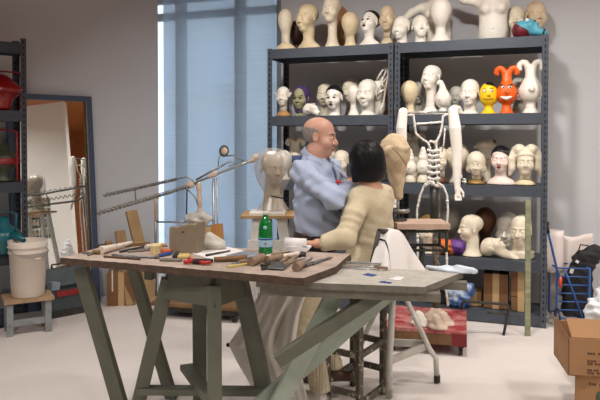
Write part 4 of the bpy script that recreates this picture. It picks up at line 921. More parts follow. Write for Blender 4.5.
# ------------------------------------------------------------------ red dolly
f0, f1 = onz(384.5, 326, .187), onz(466.6, 332, .187)
rx = (f1 - f0).normalized(); ry = Vector((-rx.y, rx.x, 0)); RW, RD = (f1 - f0).length, .62
m_cart = mat('red_cart_paint', srgb(150, 42, 50), .55, var=.0, col2=srgb(190, 130, 124), scale=9, lo=.37, hi=.60)
rc = thing('platform_dolly', 'low red wooden dolly splashed with plaster under the wire figure', 'dolly', (f0.x, f0.y, 0), math.atan2(rx.y, rx.x))
MB().box((RW / 2, RD / 2, .172), (RW, RD, .03)).build('deck', m_cart, rc, bevel=.004)
m_cside = mat('red_cart_side', srgb(132, 30, 38), .55, var=.3, scale=10)
MB().box((RW / 2, .015, .118), (RW, .03, .075)).build('front_board', m_woodd, rc); MB().box((RW - .015, RD / 2, .118), (.03, RD, .08)).build('side_board', m_cside, rc); MB().box((.015, RD / 2, .118), (.03, RD, .08)).build('side_board', m_cside, rc); MB().box((RW / 2, RD - .015, .118), (RW, .03, .08)).build('back_board', m_cside, rc)
MB().box((RW - .05, .011, .122), (.105, .03, .09)).build('corner_board', m_cside, rc)
for x in (.06, RW - .04):
    for y in (.05, RD - .07):
        c = MB().tube([(x - .014, y, .032), (x + .014, y, .032)], .031, 16); c.box((x, y, .075), (.045, .045, .03)); c.build('caster', m_black, rc)
# ------------------------------------------------------------------ hanging wire figure
HY = 4.92
hp_ = W(436, 300, HY); hf = thing('wire_figure', 'knotted white wire skeleton figure with hanging mannequin arms on a mottled post', 'sculpture', (hp_.x, HY, .188)); HO = hf.location.copy()
def hw(x, y, Y=HY): return W(x, y, Y) - HO
m_post = mat('mottled_post', srgb(96, 88, 78), .7, var=.0, col2=srgb(190, 180, 164), scale=18, lo=.36, hi=.5); m_wire = mat('white_wire', srgb(226, 222, 214), .6, var=.12, scale=30)
MB().tube([(0, 0, 0), (0, 0, hw(436, 178).z), (.0, 0, hw(436, 140).z)], [.03, .028, .02], 12).build('post', m_post, hf)
MB().lathe([(0, 0), (.10, 0), (.11, .02), (.05, .06), (.03, .09)]).build('foot', m_pl, hf)
def wired(pts, r=.0085, Y=HY, name='wire', k=2):
    P = [hw(x, y, Y) for x, y in pts]; mb = MB(); mb.tube(P, r, 7)
    for i in range(len(P) - 1):
        L = (P[i + 1] - P[i]).length; n_ = max(1, int(L / .045))
        for j in range(n_):
            c = P[i] + (P[i + 1] - P[i]) * ((j + rng.uniform(.2, .8)) / n_); mb.ball(c, r * rng.uniform(1.1, 1.6), 7, 5)
    mb.build(name, m_wire, hf)
wired([(407, 115), (413.5, 115), (414.5, 124), (416, 134), (421, 138), (428, 143), (430, 148), (430, 160), (429.5, 172), (430, 183)], Y=HY - .05)
wired([(448, 114), (443, 116), (442, 126), (440, 135), (436, 142), (437, 150), (436, 160), (437, 172), (437.5, 183)], Y=HY - .05)
wired([(415, 124), (425, 123.5), (442, 122)], Y=HY - .05); wired([(428, 143), (431, 141), (435, 143)], .008, Y=HY - .05)
for y in (150, 155, 160, 166, 172, 178): wired([(427, y), (433, y + 1.5), (440, y)], .011, Y=HY - .06, name='rib')
wired([(430, 183), (424, 186), (420, 196), (417, 210), (417, 226), (418, 245), (417, 270), (417, 300)], .0085, Y=HY - .06, name='leg_wire')
wired([(437, 183), (443, 186), (447, 195), (448, 210), (446, 235), (447, 262), (446, 290), (448, 306)], .0085, Y=HY - .1, name='leg_wire')
wired([(445, 128), (444, 142), (442, 152)], .006, Y=HY - .03)
wired([(424, 186), (430, 181), (436, 186), (443, 186)], .012, Y=HY - .06, name='pelvis')
MB().tube([(-.02, -.03, .75), (-.025, -.03, 1.03)], .034, 10).build('spine_can', m_dmetal, hf)
MB().tube([hw(402, 113), hw(452, 112)], .009, 8).build('shoulder_bar', m_metal, hf)
def arm(pts, rs, nm, flip):
    P = [hw(x, y, HY - dy) for x, y, dy in pts]; lo = [min(p[i] for p in P) - .09 for i in range(3)]; hi = [max(p[i] for p in P) + .09 for i in range(3)]
    s = S(lo, hi, .005); s.path(P, rs, k=.004)
    e, w_ = P[-1], P[-2]; d = (e - w_).normalized(); side = Vector((1, 0, 0)) * flip
    s.cap(e, e + d * .05, .020, .019, k=.012)
    for i, (o_, L) in enumerate([(-.018, .068), (-.006, .088), (.006, .085), (.017, .07)]):
        a = e + d * .05 + side * o_; b = a + d * L * .6 + Vector((0, -.004, 0)); c = b + d * L * .4 + Vector((-flip * .0, .012, 0)); s.cap(a, b, .0095, .0085, k=.006); s.cap(b, c, .0085, .007, k=.004)
    a = e + side * .022; b = a + d * .03 + side * .018; s.cap(a, b, .0105, .009, k=.008); s.cap(b, b + d * .03, .009, .007, k=.004)
    s.mesh(nm, H_PALE, hf)
arm([(403, 112, .06), (401.5, 128, .07), (402, 150, .07), (402.5, 168, .08), (400, 184, .09), (397, 196, .10)], [.034, .040, .038, .034, .026, .019], 'left_arm', -1)
arm([(453, 111, .06), (455, 128, .07), (457, 150, .07), (457, 166, .08), (457, 182, .09), (457.5, 189, .10)], [.036, .045, .041, .035, .026, .020], 'right_arm', 1)
for i, (dx, dy) in enumerate([(-.16, -.14), (-.05, -.22), (.02, -.13)]):
    c = Vector((HO.x + dx, HO.y + dy, .188)); s = S((-.09, -.09, -.005), (.09, .09, .13), .007); s.ell((0, 0, .04), (.055, .05, .06)); s.ell((.02, -.01, .0), (.075, .065, .03), k=.03); s.wave(.006, wrinkle); s.keep((0, 0, 0), (0, 0, 1)); o = s.mesh('plaster_lump', m_pl if i else H_WHITE, None, loc=c); tag(o, ['rounded white plaster lump on the red dolly, leftmost', 'pinkish plaster lump at the front of the red dolly', 'pinkish plaster lump against the mottled post foot'][i], 'plaster lump', 'plaster lumps on the red dolly')
# ------------------------------------------------------------------ floor level of the right shelf unit
def box_on(px0, px1, ytop, d, lab, z=LV[0], m=m_cardd, dep=.26, name='cardboard_box'):
    p = spos(px0, d, z); q_ = spos(px1, d, z); zt = W((px0 + px1) / 2, ytop, ((p + q_) / 2).y).z
    return carton(name, lab, p + Vector((0, 0, .001)), (A.x, A.y), None, (q_ - p).length, dep, zt - z, m, 'cartons on the floor level shelf')
c_ = box_on(483.5, 508, 274, .12, 'tall sealed brown carton under the shelf of heads')
box_on(511, 531, 298, .10, 'lower of two stacked cartons beside the right post')
zz = W(520, 298, 5.45).z; box_on(511, 531, 271, .10, 'upper of two stacked cartons beside the right post', z=zz + .002)
box_on(466, 481.5, 292, .16, 'small pale carton left of the tall sealed carton', m=m_card, dep=.2)
p = spos(459, .10, LV[0]); s = S((-.18, -.1, -.002), (.18, .12, .26), .008); m_bag = mat('blue_bag', srgb(60, 104, 170), .4, col2=srgb(180, 192, 206), scale=7, lo=.42, hi=.52)
s.ell((0, 0, .08), (.10, .09, .10)); s.ell((-.07, 0, .13), (.06, .07, .06), k=.04); s.ell((.07, 0, .16), (.07, .06, .05), k=.04); s.wave(.012, wrinkle); s.keep((0, 0, 0), (0, 0, 1)); o = s.mesh('plastic_bag', m_bag, None, loc=p, rot=(0, 0, R(-20))); tag(o, 'crumpled blue and white plastic bag beside the small pale carton', 'bag')
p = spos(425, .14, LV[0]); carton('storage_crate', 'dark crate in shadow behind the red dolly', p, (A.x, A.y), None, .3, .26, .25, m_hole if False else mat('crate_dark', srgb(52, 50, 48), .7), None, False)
# bent metal frame leaning in front of the unit
FY = 5.02; o0 = Vector((W(503, 336, FY).x, onz(503, 335.5, 0).y, 0)); fy = o0.y
t = thing('tube_barrier', 'bent grey metal tube frame standing before the cartons', 'frame', o0)
def fw(x, y, dy=0): return W(x, y, fy + dy) - o0
MB().tube([fw(463, 301, -.02), fw(470, 301.5), fw(507, 304.5), fw(509, 306.5), fw(508.5, 311), fw(503.5, 335.2)], .0115, 10).build('tube', m_dmetal, t)
MB().tube([fw(487, 312.5), fw(508.2, 314.5)], .009, 8).build('cross_tube', m_dmetal, t); MB().tube([fw(463, 301, -.02), fw(461, 308, .1), fw(462, 334, .18)], .0115, 10).build('tube', m_dmetal, t)
# measuring staff against the right post
pb = onz(527.5, 336, 0); t = thing('measuring_staff', 'pale green graduated wooden staff leaning on the right shelf post', 'staff', pb)
tp = W(528, 200, pb.y + .10) - pb
m_staff = mat('staff_green', srgb(150, 152, 120), .6, var=.4, scale=24, stretch=(.2, .2, 1))
MB().beam((0, 0, 0), tp, .042, .014, up=(0, -1, 0)).build('staff', m_staff, t)
tk = MB(); n_ = 40
for i in range(n_): v = tp * ((i + .5) / n_); tk.box(v + Vector((.012 if i % 5 else .006, -.008, 0)), (.016 if i % 5 else .028, .003, .005))
pass
# ------------------------------------------------------------------ blue folding trolley with bags (right)
GY = 5.34; g0 = W(556.5, 320, GY); g0.z = 0; g0.y = GY
t = thing('shopping_trolley', 'blue metal folding trolley with wheels by the right shelf post', 'trolley', g0, R(-6)); GO = g0
m_tb2 = mat('blue_tube', srgb(36, 84, 150), .4, var=.1, scale=10)
zb_, ztp = W(555, 318, GY).z, W(555, 268, GY).z
gw = W(588, 300, GY).x - g0.x
fr_ = MB(); fr_.tube([(0, 0, zb_), (0, 0, ztp), (gw, 0, ztp), (gw, 0, zb_)], .011, 8, closed=True); fr_.build('front_frame', m_tb2, t)
fr_ = MB(); fr_.tube([(0, .22, zb_), (0, .22, ztp), (gw, .22, ztp), (gw, .22, zb_)], .011, 8, closed=True); fr_.build('back_frame', m_tb2, t)
for i in range(1, 6): z = zb_ + (ztp - zb_) * i / 6; MB().tube([(0, 0, z), (gw, 0, z)], .006, 6).build('crossbar', m_tb2, t)
MB().tube([(.22 * gw, -.008, ztp), (.8 * gw, -.008, zb_)], .008, 6).build('diagonal_bar', m_tb2, t)
for z in (zb_, ztp):
    for x in (0, gw): MB().tube([(x, 0, z), (x, .22, z)], .008, 6).build('side_bar', m_tb2, t)
hb = W(561, 283, GY - .06) - GO; ht = W(549, 233, GY - .03) - GO
MB().tube([hb, ht, ht + Vector((-.02, .02, .05))], .010, 8).build('handle_bar', m_tb2, t); MB().tube([ht, ht + Vector((-.012, 0, .05)), ht + Vector((-.005, .01, .09))], .016, 8).build('grip', m_black, t); MB().tube([hb + Vector((0, 0, .05)), hb + Vector((.003, 0, -.03))], .014, 8).build('red_reflector', mat('orange_red', srgb(210, 70, 40), .4), t)
for x in (.0, gw):
    wr = MB().tube([(x + .0, -.02 + .075 * math.cos(a), .083 + .075 * math.sin(a)) for a in [i * 6.283 / 24 for i in range(24)]], .008, 8, closed=True); wr.build('tyre', m_black, t)
    sk = MB(); [sk.tube([(x, -.02, .083), (x, -.02 + .072 * math.cos(a), .083 + .072 * math.sin(a))], .0025, 5) for a in [i * 6.283 / 10 for i in range(10)]]; sk.tube([(x - .012, -.02, .083), (x + .012, -.02, .083)], .012, 8); sk.tube([(x, -.02, .083), (x, .0, zb_)], .007, 6); sk.build('wheel_spokes', m_metal, t)
# paper roll, black bag
def rollpaper():
    c = W(565, 250, GY + .24); t = thing('paper_sheets', 'big loosely rolled white paper stuck upright in the trolley', 'paper', (c.x, c.y, GO.z + ztp * .45))
    m_pap = mat('white_paper', srgb(226, 214, 208), .8); o = t.location
    def f(a, b):
        u = a * 1.0; x0 = W(543 + 46 * u, 240, c.y).x - o.x; ang_ = a * 5
        top = W(550, 228 + 14 * max(0, u - .3) + 6 * math.sin(u * 4), c.y).z; bot = W(550, 268 - 4 * u, c.y).z - .25
        return Vector((x0 + .03 * math.sin(b * 2), .05 * math.sin(a * 9) * (1 - .6 * b) - .02, bot + (top - bot) * b - o.z))
    MB().sheet(f, 40, 12).build('sheet', m_pap, t, thick=.002)
    MB().sheet(lambda a, b: Vector((W(546, 240, c.y).x - o.x + .075 * math.cos(a * 7.5 + 2) * (1 - .05 * a) + .05, -.07 + .055 * math.sin(a * 7.5 + 2), (W(550, 229, c.y).z - o.z - .36) + .36 * b)), 36, 6).build('roll', m_pap, t, thick=.002)
rollpaper()
c = W(581, 264, GY + .08); s = S((-.2, -.09, -.5), (.22, .1, .2), .008); s.box((.0, 0, -.05), (.10, .035, .13), .03, rot=(0, .35, 0)); s.ell((.08, 0, .08), (.11, .05, .055), k=.04); s.box((-.02, .02, -.28), (.125, .055, .18), .04, k=.04); s.ell((.12, 0, .1), (.06, .05, .07), k=.04); s.wave(.006, wrinkle)
t = thing('black_bag', 'black cloth bag with a white label slumped over the trolley', 'bag', c); s.mesh('bag_body', mat('black_cloth', (.012, .012, .014), .75), t)
MB().tube([(-.04, -.03, .1), (-.02, -.03, .17), (.05, -.03, .16)], .006, 6).build('strap', m_black, t); MB().box((-.055, -.052, .03), (.028, .003, .022), (0, .5, 0)).build('label_patch', m_white, t); MB().box((-.10, -.05, -.05), (.03, .003, .04), (0, .3, 0)).build('label_patch', m_white, t)
# ------------------------------------------------------------------ cardboard boxes lower right
BX = Vector((.985, -.17, 0)); BY = Vector((.17, .985, 0)); ba = math.atan2(BX.y, BX.x)
m_ink = mat('box_print', srgb(74, 54, 40), .8)
lowY = 3.55; l0 = W(575.5, 374, lowY); l0z = l0.z
t = carton('cardboard_box', 'printed brown carton at the lower right corner, under the open one', Vector((l0.x, lowY, 0)), Vector((.92, -.39, 0)), None, .62, .42, l0z, None, None, False)
def print_line(t, x, z, w, h=.012, n=6):
    mb = MB(); cw_ = w / n
    for i in range(n):
        if i % 4 == 3: continue
        mb.box((x + cw_ * (i + .35), -.002, z), (cw_ * .62, .003, h * (.8 if i % 2 else 1)))
    mb.build('printed_text', m_ink, t)
print_line(t, .07, l0z - .045, .09, .012, 7); print_line(t, .18, l0z - .05, .14, .02, 6)
r_ = MB().lathe([(.028, -.001), (.036, -.001), (.036, .001), (.028, .001)], (.14, -.002, l0z - .11), 20, M=Matrix.Rotation(R(90), 3, 'X')); r_.ball((.14, -.002, l0z - .11), (.02, .002, .02), 12, 6); r_.build('printed_emblem', mat('emblem_green', srgb(66, 84, 60), .8), t)
u0 = W(568, 374, lowY - .03); uz1 = W(568, 338, lowY - .03).z; uh = uz1 - l0z - .004
t = thing('cardboard_box', 'open brown carton with flaps up on top of the printed one', 'box', Vector((u0.x, lowY - .03, l0z + .003)), ba)
uw, ud = .52, .36; mb = MB()
mb.box((uw / 2, .003, uh / 2), (uw, .006, uh)); mb.box((uw / 2, ud - .003, uh / 2), (uw, .006, uh)); mb.box((.003, ud / 2, uh / 2), (.006, ud, uh)); mb.box((uw - .003, ud / 2, uh / 2), (.006, ud, uh)); mb.box((uw / 2, ud / 2, .003), (uw, ud, .006)); mb.build('carton', m_card, t)
def flap(p, q_, n, L, up): # hinged on edge p-q
    p, q_, n = Vector(p), Vector(q_), Vector(n); mb = MB(); d = n * L * math.cos(up) + Vector((0, 0, L * math.sin(up))); th = Vector((0, 0, .004))
    mb.quad8([p, q_, q_ + d, p + d], [p + th, q_ + th, q_ + d + th, p + d + th]); mb.build('flap', m_card, t)
flap((0, 0, uh), (0, ud, uh), (-1, 0, 0), .05, R(70)); flap((.01, .0, uh), (uw, 0, uh), (0, 1, 0), .0, R(50)) if False else None
flap((uw, 0, uh), (uw, ud, uh), (1, 0, 0), .12, R(20)); flap((.02, .01, uh), (uw, .01, uh), (0, 1, 0), .15, R(28))
for i, (z, w_) in enumerate([(.62, .10), (.42, .12), (.34, .07), (.18, .06), (.10, .09)]): print_line(t, .10 - .0 * i, uh * z, w_, .009, 7)
c = W(597, 306, 4.15); s = S((-.16, -.12, -.25), (.25, .14, .22), .008); s.ell((.05, 0, -.09), (.12, .10, .14)); s.ell((.06, 0, .06), (.06, .06, .1), k=.05); s.ell((-.02, 0, -.02), (.05, .05, .06), k=.04); s.wave(.009, wrinkle); o = s.mesh('plastic_bag', mat('white_plastic', srgb(222, 224, 228), .25), None, loc=c); tag(o, 'crumpled white plastic bag at the right edge above the cartons', 'bag')
t = carton('cardboard_box', 'carton standing on the floor under the white plastic bag', Vector((W(583, 330, 4.03).x, 4.03, 0)), BX, None, .4, .26, c.z - .235, m_cardd, None, True)
# ------------------------------------------------------------------ people
def skinmat(name, col, col2): return mat(name, srgb(*col), .45, col2=srgb(*col2), scale=9, lo=.35, hi=.6)
m_skinm = skinmat('skin_ruddy', (212, 166, 144), (200, 146, 124)); m_skinw = skinmat('skin_warm', (206, 156, 130), (194, 142, 116))
m_shirt = mat('shirt_blue', srgb(174, 187, 212), .8, var=.05, scale=60); m_trous = mat('trousers_navy', srgb(34, 36, 46), .85); m_belt = mat('belt_brown', srgb(58, 34, 26), .5); m_greyhair = mat('grey_hair', srgb(150, 142, 136), .85, var=.3, scale=60)
m_badge = mat('red_badge', srgb(196, 48, 62), .6); m_shoe = mat('shoe_brown', srgb(82, 56, 42), .5); m_placket = mat('shirt_dark_stripe', srgb(92, 106, 140), .8)
m_coat = mat('coat_waffle', srgb(204, 190, 160), .85, var=.1, scale=70); m_cream = mat('trousers_cream', srgb(204, 190, 164), .85, var=.1, scale=30)
def fmat(fwd, up=(0, 0, 1)):     # frame whose -y axis points along fwd
    y = -Vector(fwd).normalized(); z = Vector(up); z = (z - y * z.dot(y)).normalized(); x = y.cross(z); return Matrix((x, y, z)).transposed()
def hand(s, wrist, fdir, back, thumb_sign, curl=.5, k=.01, size=1.0):
    x = Vector(fdir).normalized(); z = Vector(back); z = (z - x * z.dot(x)).normalized(); y = z.cross(x) * thumb_sign
    w = Vector(wrist); P = lambda a, b, c: w + (x * a + y * b + z * c) * size
    M = Matrix((x, y, z)).transposed()
    old = (s.o, s.M, s.k); s.frame()
    s.cap(P(0, 0, 0), P(.03, 0, 0), .026 * size, .03 * size, k=.015)
    for yy in (-.026, -.009, .009, .027): s.cap(P(.025, yy * .7, 0), P(.085, yy, 0), .0125 * size, .011 * size, k=.012)
    for yy, L in ((-.029, .058), (-.010, .075), (.010, .082), (.029, .072)):
        a = P(.088, yy, .0); c1 = curl * .55; c2 = curl * 1.25; c3 = curl * 1.7
        b = a + (x * math.cos(c1) - z * math.sin(c1)) * L * .45 * size; c = b + (x * math.cos(c2) - z * math.sin(c2)) * L * .32 * size; d = c + (x * math.cos(c3) - z * math.sin(c3)) * L * .24 * size
        s.cap(a, b, .0098 * size, .0088 * size, k=.005); s.cap(b, c, .0088 * size, .008 * size, k=.003); s.cap(c, d, .008 * size, .007 * size, k=.003)
    a = P(.022, .026, -.004); b = P(.055, .052, -.014); c = P(.082, .060, -.024); d = P(.102, .058, -.032)
    s.cap(a, b, .0145 * size, .0115 * size, k=.01); s.cap(b, c, .0112 * size, .0098 * size, k=.004); s.cap(c, d, .0098 * size, .008 * size, k=.003)
    s.o, s.M, s.k = old
# ---- the man
MY = 4.05
mc = Vector((W(318, 200, MY).x, MY, 0)); f = Vector((.86, -.50, 0)).normalized(); rt_ = Vector((-.50, -.86, 0)).normalized()     # rt_: his right
hf_ = Vector((.955, -.28, -.06)).normalized()
z0h = W(330, 156.0, MY).z; z1h = W(318, 117.4, MY).z; hk = (z1h - z0h) * 1.0
hcx = W(317.5, 140, MY).x
HC = Vector((hcx + .012, MY - .02, z0h))
def MP(r_, fw, z): return Vector((mc.x, mc.y, 0)) + rt_ * r_ + f * fw + Vector((0, 0, z))
LO = Vector((-.05, .20, 0))     # he leans in, feet set back
shR = MP(.175, -.01, 1.38); shL = MP(-.175, .0, 1.38)
elR = W(333, 199, 3.74); wrR = W(350, 187, 3.98); hR = W(357, 183, 4.06)
elL = MP(-.25, .10, 1.16); wrL = Vector((.42, 4.26, 1.30))
def man_body(s):
    s.frame(HC, fmat(hf_), hk); sd_face(s, w=.93, nose=1.15, chin=1.15); s.cap((0, .02, .25), (0, .12, -.15), .23, .235, k=.1)
    s.frame(); s.cap(HC + Vector((-.02, .0, .03)), MP(0, -.02, 1.38), .062, .075, k=.03)
man_r = .0042
s = S((-.34, 3.45, 0), (.66, 4.8, 1.80), .006)
def torso_sdf(s, g):
    s.frame((mc.x, mc.y, 0), fmat(f), 1)
    s.ell((0, .0, 1.24), (.19 + g, .125 + g, .24 + g)); s.ell((0, -.02, 1.06), (.172 + g, .135 + g, .2), k=.08); s.ell((0, .005, .93), (.17 + g, .12 + g, .15), k=.06)
    s.frame(); s.cap(shR, shL, .06 + g, .06 + g, k=.06); s.cap(MP(0, -.02, 1.36), MP(0, -.02, 1.44), .085 + g * .5, .062 + g * .5, k=.05)
man = None
man_body(s); torso_sdf(s, -.012)
s.path([shR, elR, wrR], [.05, .042, .028], k=.03); hand(s, wrR, hR - wrR + Vector((.03, .0, .035)), (-.3, -.8, .3), 1, .35)
s.path([shL, elL, wrL], [.05, .042, .028], k=.03); hand(s, wrL, Vector((.35, -.2, .7)), (.6, .6, .1), -1, .5)
for q in (-1, 1): s.path([MP(q * .09, 0, .92) + LO * .5, MP(q * .10, .02, .50) + LO, MP(q * .10, -.01, .08) + LO], [.08, .058, .042], k=.03); s.cap(MP(q * .10, -.03, .05) + LO, MP(q * .11, .13, .035) + LO, .035, .03, k=.03)
# finer head in the same surface
sb = s
man = s.mesh('person', m_skinm, None, origin=(mc.x, mc.y, 0)); tag(man, 'standing bald person in a pale blue shirt facing right, reaching toward the seated person\'s face', 'person')
mo = Vector((mc.x, mc.y, 0))
def mesh_child(s, name, m, par, o): return s.mesh(name, m, par, origin=None, loc=None) if False else _mc(s, name, m, par, o)
def _mc(s, name, m, par, o):
    ob = s.mesh(name, m, par, origin=tuple(o)); ob.location = (0, 0, 0); return ob
# shirt
s = S((-.28, 3.45, .86), (.7, 4.6, 1.58), .006); torso_sdf(s, .008)
s.path([shR, shR + (elR - shR) * .5, elR, wrR - (wrR - elR) * .05], [.068, .064, .058, .044], k=.04); s.path([shL, elL, wrL - (wrL - elL) * .1], [.066, .056, .044], k=.04)
s.cap(MP(0, -.022, 1.42), MP(0, -.024, 1.51), .086, .078, k=.02)
s.wave(.0055, wrinkle); s.wave(.004, lambda X, Y, Z: np.sin(70 * Z + 40 * X))
s.keep((0, 0, .985), (0, 0, 1), .01)
s.frame().keep(MP(0, -.02, 1.50), Vector((-f.x * .55, -f.y * .55, -1)), .004)
# hollow the collar
s.cap(MP(0, -.012, 1.46), MP(0, .0, 1.60), .068, .074, cut=True)
_mc(s, 'shirt', m_shirt, man, mo)
mb = MB(); mb.tube([MP(.0, .075, 1.455) - mo, MP(.0, .122, 1.37) - mo, MP(0, .148, 1.25) - mo, MP(0, .152, 1.10) - mo, MP(0, .150, 1.01) - mo], .007, 6); mb.build('placket', m_placket, man)
col = MB()
for q in (-1, 1):
    col.add([MP(q * .005, .070, 1.47) - mo, MP(q * .074, .0, 1.515) - mo, MP(q * .096, .01, 1.455) - mo, MP(q * .05, .105, 1.405) - mo], [(0, 1, 2, 3)]); 
    col.add([MP(q * .074, .0, 1.515) - mo, MP(0, -.10, 1.525) - mo, MP(0, -.125, 1.465) - mo, MP(q * .096, .01, 1.455) - mo], [(0, 1, 2, 3)])
col.build('collar', m_shirt, man, thick=.008, sub=1)
bd_ = W(338.5, 182, 3.87); MB().ball(bd_ - mo, (.020, .012, .011), 12, 8).build('red_badge', m_badge, man)
for i in range(4): MB().ball(MP(0, .152 - .03 * max(0, i - 2) * 0 - .012 * (i == 0), 1.33 - .085 * i) - mo, .006, 8, 6).build('button', m_white, man)
# trousers, belt, shoes
s = S((-.34, 3.6, .02), (.5, 4.8, 1.06), .008).frame((mc.x, mc.y, 0), fmat(f), 1)
s.ell((0, .0, .955), (.18, .132, .14)); s.frame()
for q in (-1, 1): s.path([MP(q * .085, 0, .90) + LO * .5, MP(q * .10, .02, .50) + LO, MP(q * .10, -.01, .07) + LO], [.10, .075, .065], k=.05)
s.wave(.004, wrinkle); s.keep((0, 0, 1.0), (0, 0, -1)); s.keep((0, 0, .05), (0, 0, 1)); _mc(s, 'trousers', m_trous, man, mo)
M = Matrix((rt_, f, Vector((0, 0, 1)))).transposed()
bl_ = MB().lathe([(1, -.018), (1.03, -.018), (1.03, .018), (1, .018)], seg=40); bl_.v = [tuple(M @ Vector((x * .178, y * .132 - .008, z)) + Vector((0, 0, .985))) for x, y, z in bl_.v]; bl_.build('belt', m_belt, man)
for q in (-1, 1):
    s = S((-.4, 3.6, -.01), (.6, 4.8, .14), .006); s.cap(MP(q * .10, -.04, .05) + LO, MP(q * .115, .15, .035) + LO, .048, .042); s.cap(MP(q * .10, -.02, .06) + LO, MP(q * .10, .0, .10) + LO, .045, .045, k=.03); s.keep((0, 0, .002), (0, 0, 1)); _mc(s, 'shoe', m_shoe, man, mo)
# short grey hair round the back and sides
s = S(tuple(HC + Vector((-.16, -.16, -.02))), tuple(HC + Vector((.16, .16, .27))), .004).frame(HC, fmat(hf_), hk)
s.ell((0, .08, .60), (.322, .415, .355)); s.ell((0, -.04, .83), (.32, .47, .27), k=.06, cut=True); s.ell((0, -.30, .42), (.50, .36, .60), k=.07, cut=True)
for q in (-1, 1): s.ell((q * .34, .055, .47), (.06, .10, .15), k=.02, cut=True)
s.keep((0, 0, .24), (0, -.3, 1), .02); s.wave(.0015, lambda X, Y, Z: np.sin(400 * X) * np.sin(380 * Z)); _mc(s, 'hair', m_greyhair, man, mo)
FM = fmat(hf_)
def HP(x, y, z): return HC + FM @ (Vector((x, y, z)) * hk) - mo
for q in (-1, 1):
    MB().ball(HP(q * .125, -.335, .488), (.008, .008, .0055), 12, 8).build('eye', M_EYEW, man); MB().ball(HP(q * .125, -.366, .488), .0052, 8, 6).build('iris', M_EYE, man)
    MB().tube([HP(q * .05, -.375, .575), HP(q * .14, -.35, .60), HP(q * .21, -.28, .575)], [.004, .0045, .003], 6).build('eyebrow', m_greyhair, man)
MB().ball(HP(0, -.365, .205), (.017, .009, .007), 12, 8, M=FM).build('lips', mat('lips_man', srgb(176, 112, 100), .5), man)
# ---- the woman
WYY = 3.92
wc = Vector((W(371, 220, WYY).x, WYY, 0)); wf = Vector((-.80, .60, 0)).normalized(); wl = Vector((-.60, -.80, 0)).normalized()   # wl: her left
def WP(l_, fw, z): return wc + wl * l_ + wf * fw + Vector((0, 0, z))
whf = Vector((-.55, .83, -.08)).normalized(); wk = .24
wz1 = W(366, 140, WYY).z; WH = Vector((W(366, 160, WYY).x, WYY + .0, wz1 - wk - .012))
shl = WP(.130, -.0, 1.225); shr = WP(-.125, -.01, 1.225)
ell_ = W(345, 238, 3.62); wrl = W(322, 248.2, 3.60)
wrl.z = max(wrl.z, TZ + .035); elr = WP(-.22, .10, 1.0); wrr = WP(-.10, .30, .99)
knL = Vector((.0, 3.66, .73)); knR = Vector((.03, 3.82, .73)); anL = Vector((.12, 3.76, .10)); anR = W(333, 366, 3.86)
hipL = WP(.08, -.02, .80); hipR = WP(-.08, -.02, .80)
def w_torso(s, g):
    s.frame((wc.x, wc.y, 0), fmat(wf), 1)
    s.ell((0, .0, 1.12), (.140 + g, .11 + g, .19 + g)); s.ell((0, -.045, 1.10), (.13 + g, .085 + g, .09), k=.05); s.ell((0, .0, .93), (.145 + g, .12 + g, .17), k=.08); s.ell((0, .02, .80), (.18 + g, .15 + g, .12), k=.07)
    s.frame(); s.cap(shl, shr, .052 + g, .052 + g, k=.06); s.cap(WP(0, -.01, 1.20), WP(0, .0, 1.31), .085 + g, .05 + g * .4, k=.07)
s = S((-.16, 3.42, 0), (.72, 4.42, 1.64), .006)
s.frame(WH, fmat(whf), wk); sd_face(s, w=.95, chin=.95, nose=.9); s.cap((0, .03, .25), (0, .10, -.2), .2, .2, k=.1)
s.frame(); w_torso(s, -.012)
s.path([shl, ell_, wrl], [.045, .036, .024], k=.03); hand(s, wrl, Vector((-1, .10, .02)), (0.05, -.05, 1), -1, .22, size=.92)
s.path([shr, elr, wrr], [.045, .036, .024], k=.03); hand(s, wrr, Vector((-.9, .2, -.1)), (0, 0, 1), 1, .3, size=.9)
for h_, k_, a_ in ((hipL, knL, anL), (hipR, knR, anR)): s.path([h_, k_, a_], [.075, .055, .034], k=.03)
for a_ in (anL, anR): s.cap(a_ + Vector((0, 0, -.05)), a_ + Vector((-.13, .05, -.06)), .03, .024, k=.02)
wo = Vector((wc.x, wc.y, 0)); woman = s.mesh('person', m_skinw, None, origin=tuple(wo)); tag(woman, 'seated person with a glossy black bob and a cream waffle coat, back to the viewer', 'person')
waf = lambda X, Y, Z: np.maximum(np.abs(np.sin(150 * Z)), np.abs(np.sin(110 * (X - Y)))) * 1.0
s = S((-.16, 3.42, .30), (.76, 4.42, 1.34), .006); w_torso(s, .014)
s.path([shl, shl + (ell_ - shl) * .5, ell_, wrl + (ell_ - wrl) * .12], [.062, .062, .058, .052], k=.04); s.path([shr, elr, wrr + (elr - wrr) * .1], [.066, .058, .05], k=.04)
for h_, k_ in ((hipL, knL), (hipR, knR)): s.path([h_, k_, k_ + Vector((-.015, 0, -.36))], [.11, .088, .07], k=.06)
s.cap((knL + knR) / 2, (knL + knR) / 2 + Vector((-.01, -.04, -.34)), .10, .07, k=.08); s.cap(hipL + Vector((0, 0, -.02)), knL + Vector((0, 0, -.06)), .09, .08, k=.06)
s.wave(.0028, wrinkle); s.wave(.003, lambda X, Y, Z: np.sin(26 * Z + 14 * X)); s.wave(.0016, waf); s.keep((0, 0, .355), (.25, 0, 1), .01)
s.keep(WP(0, 0, 1.30), Vector((wf.x * .3, wf.y * .3, -1)), .006); s.cap(WP(0, .0, 1.27), WP(0, .01, 1.36), .052, .056, cut=True)
s.cap(wrl + Vector((-.06, .01, .0)), wrl + (ell_ - wrl) * .12, .042, .040, cut=True)
_mc(s, 'coat', m_coat, woman, wo)
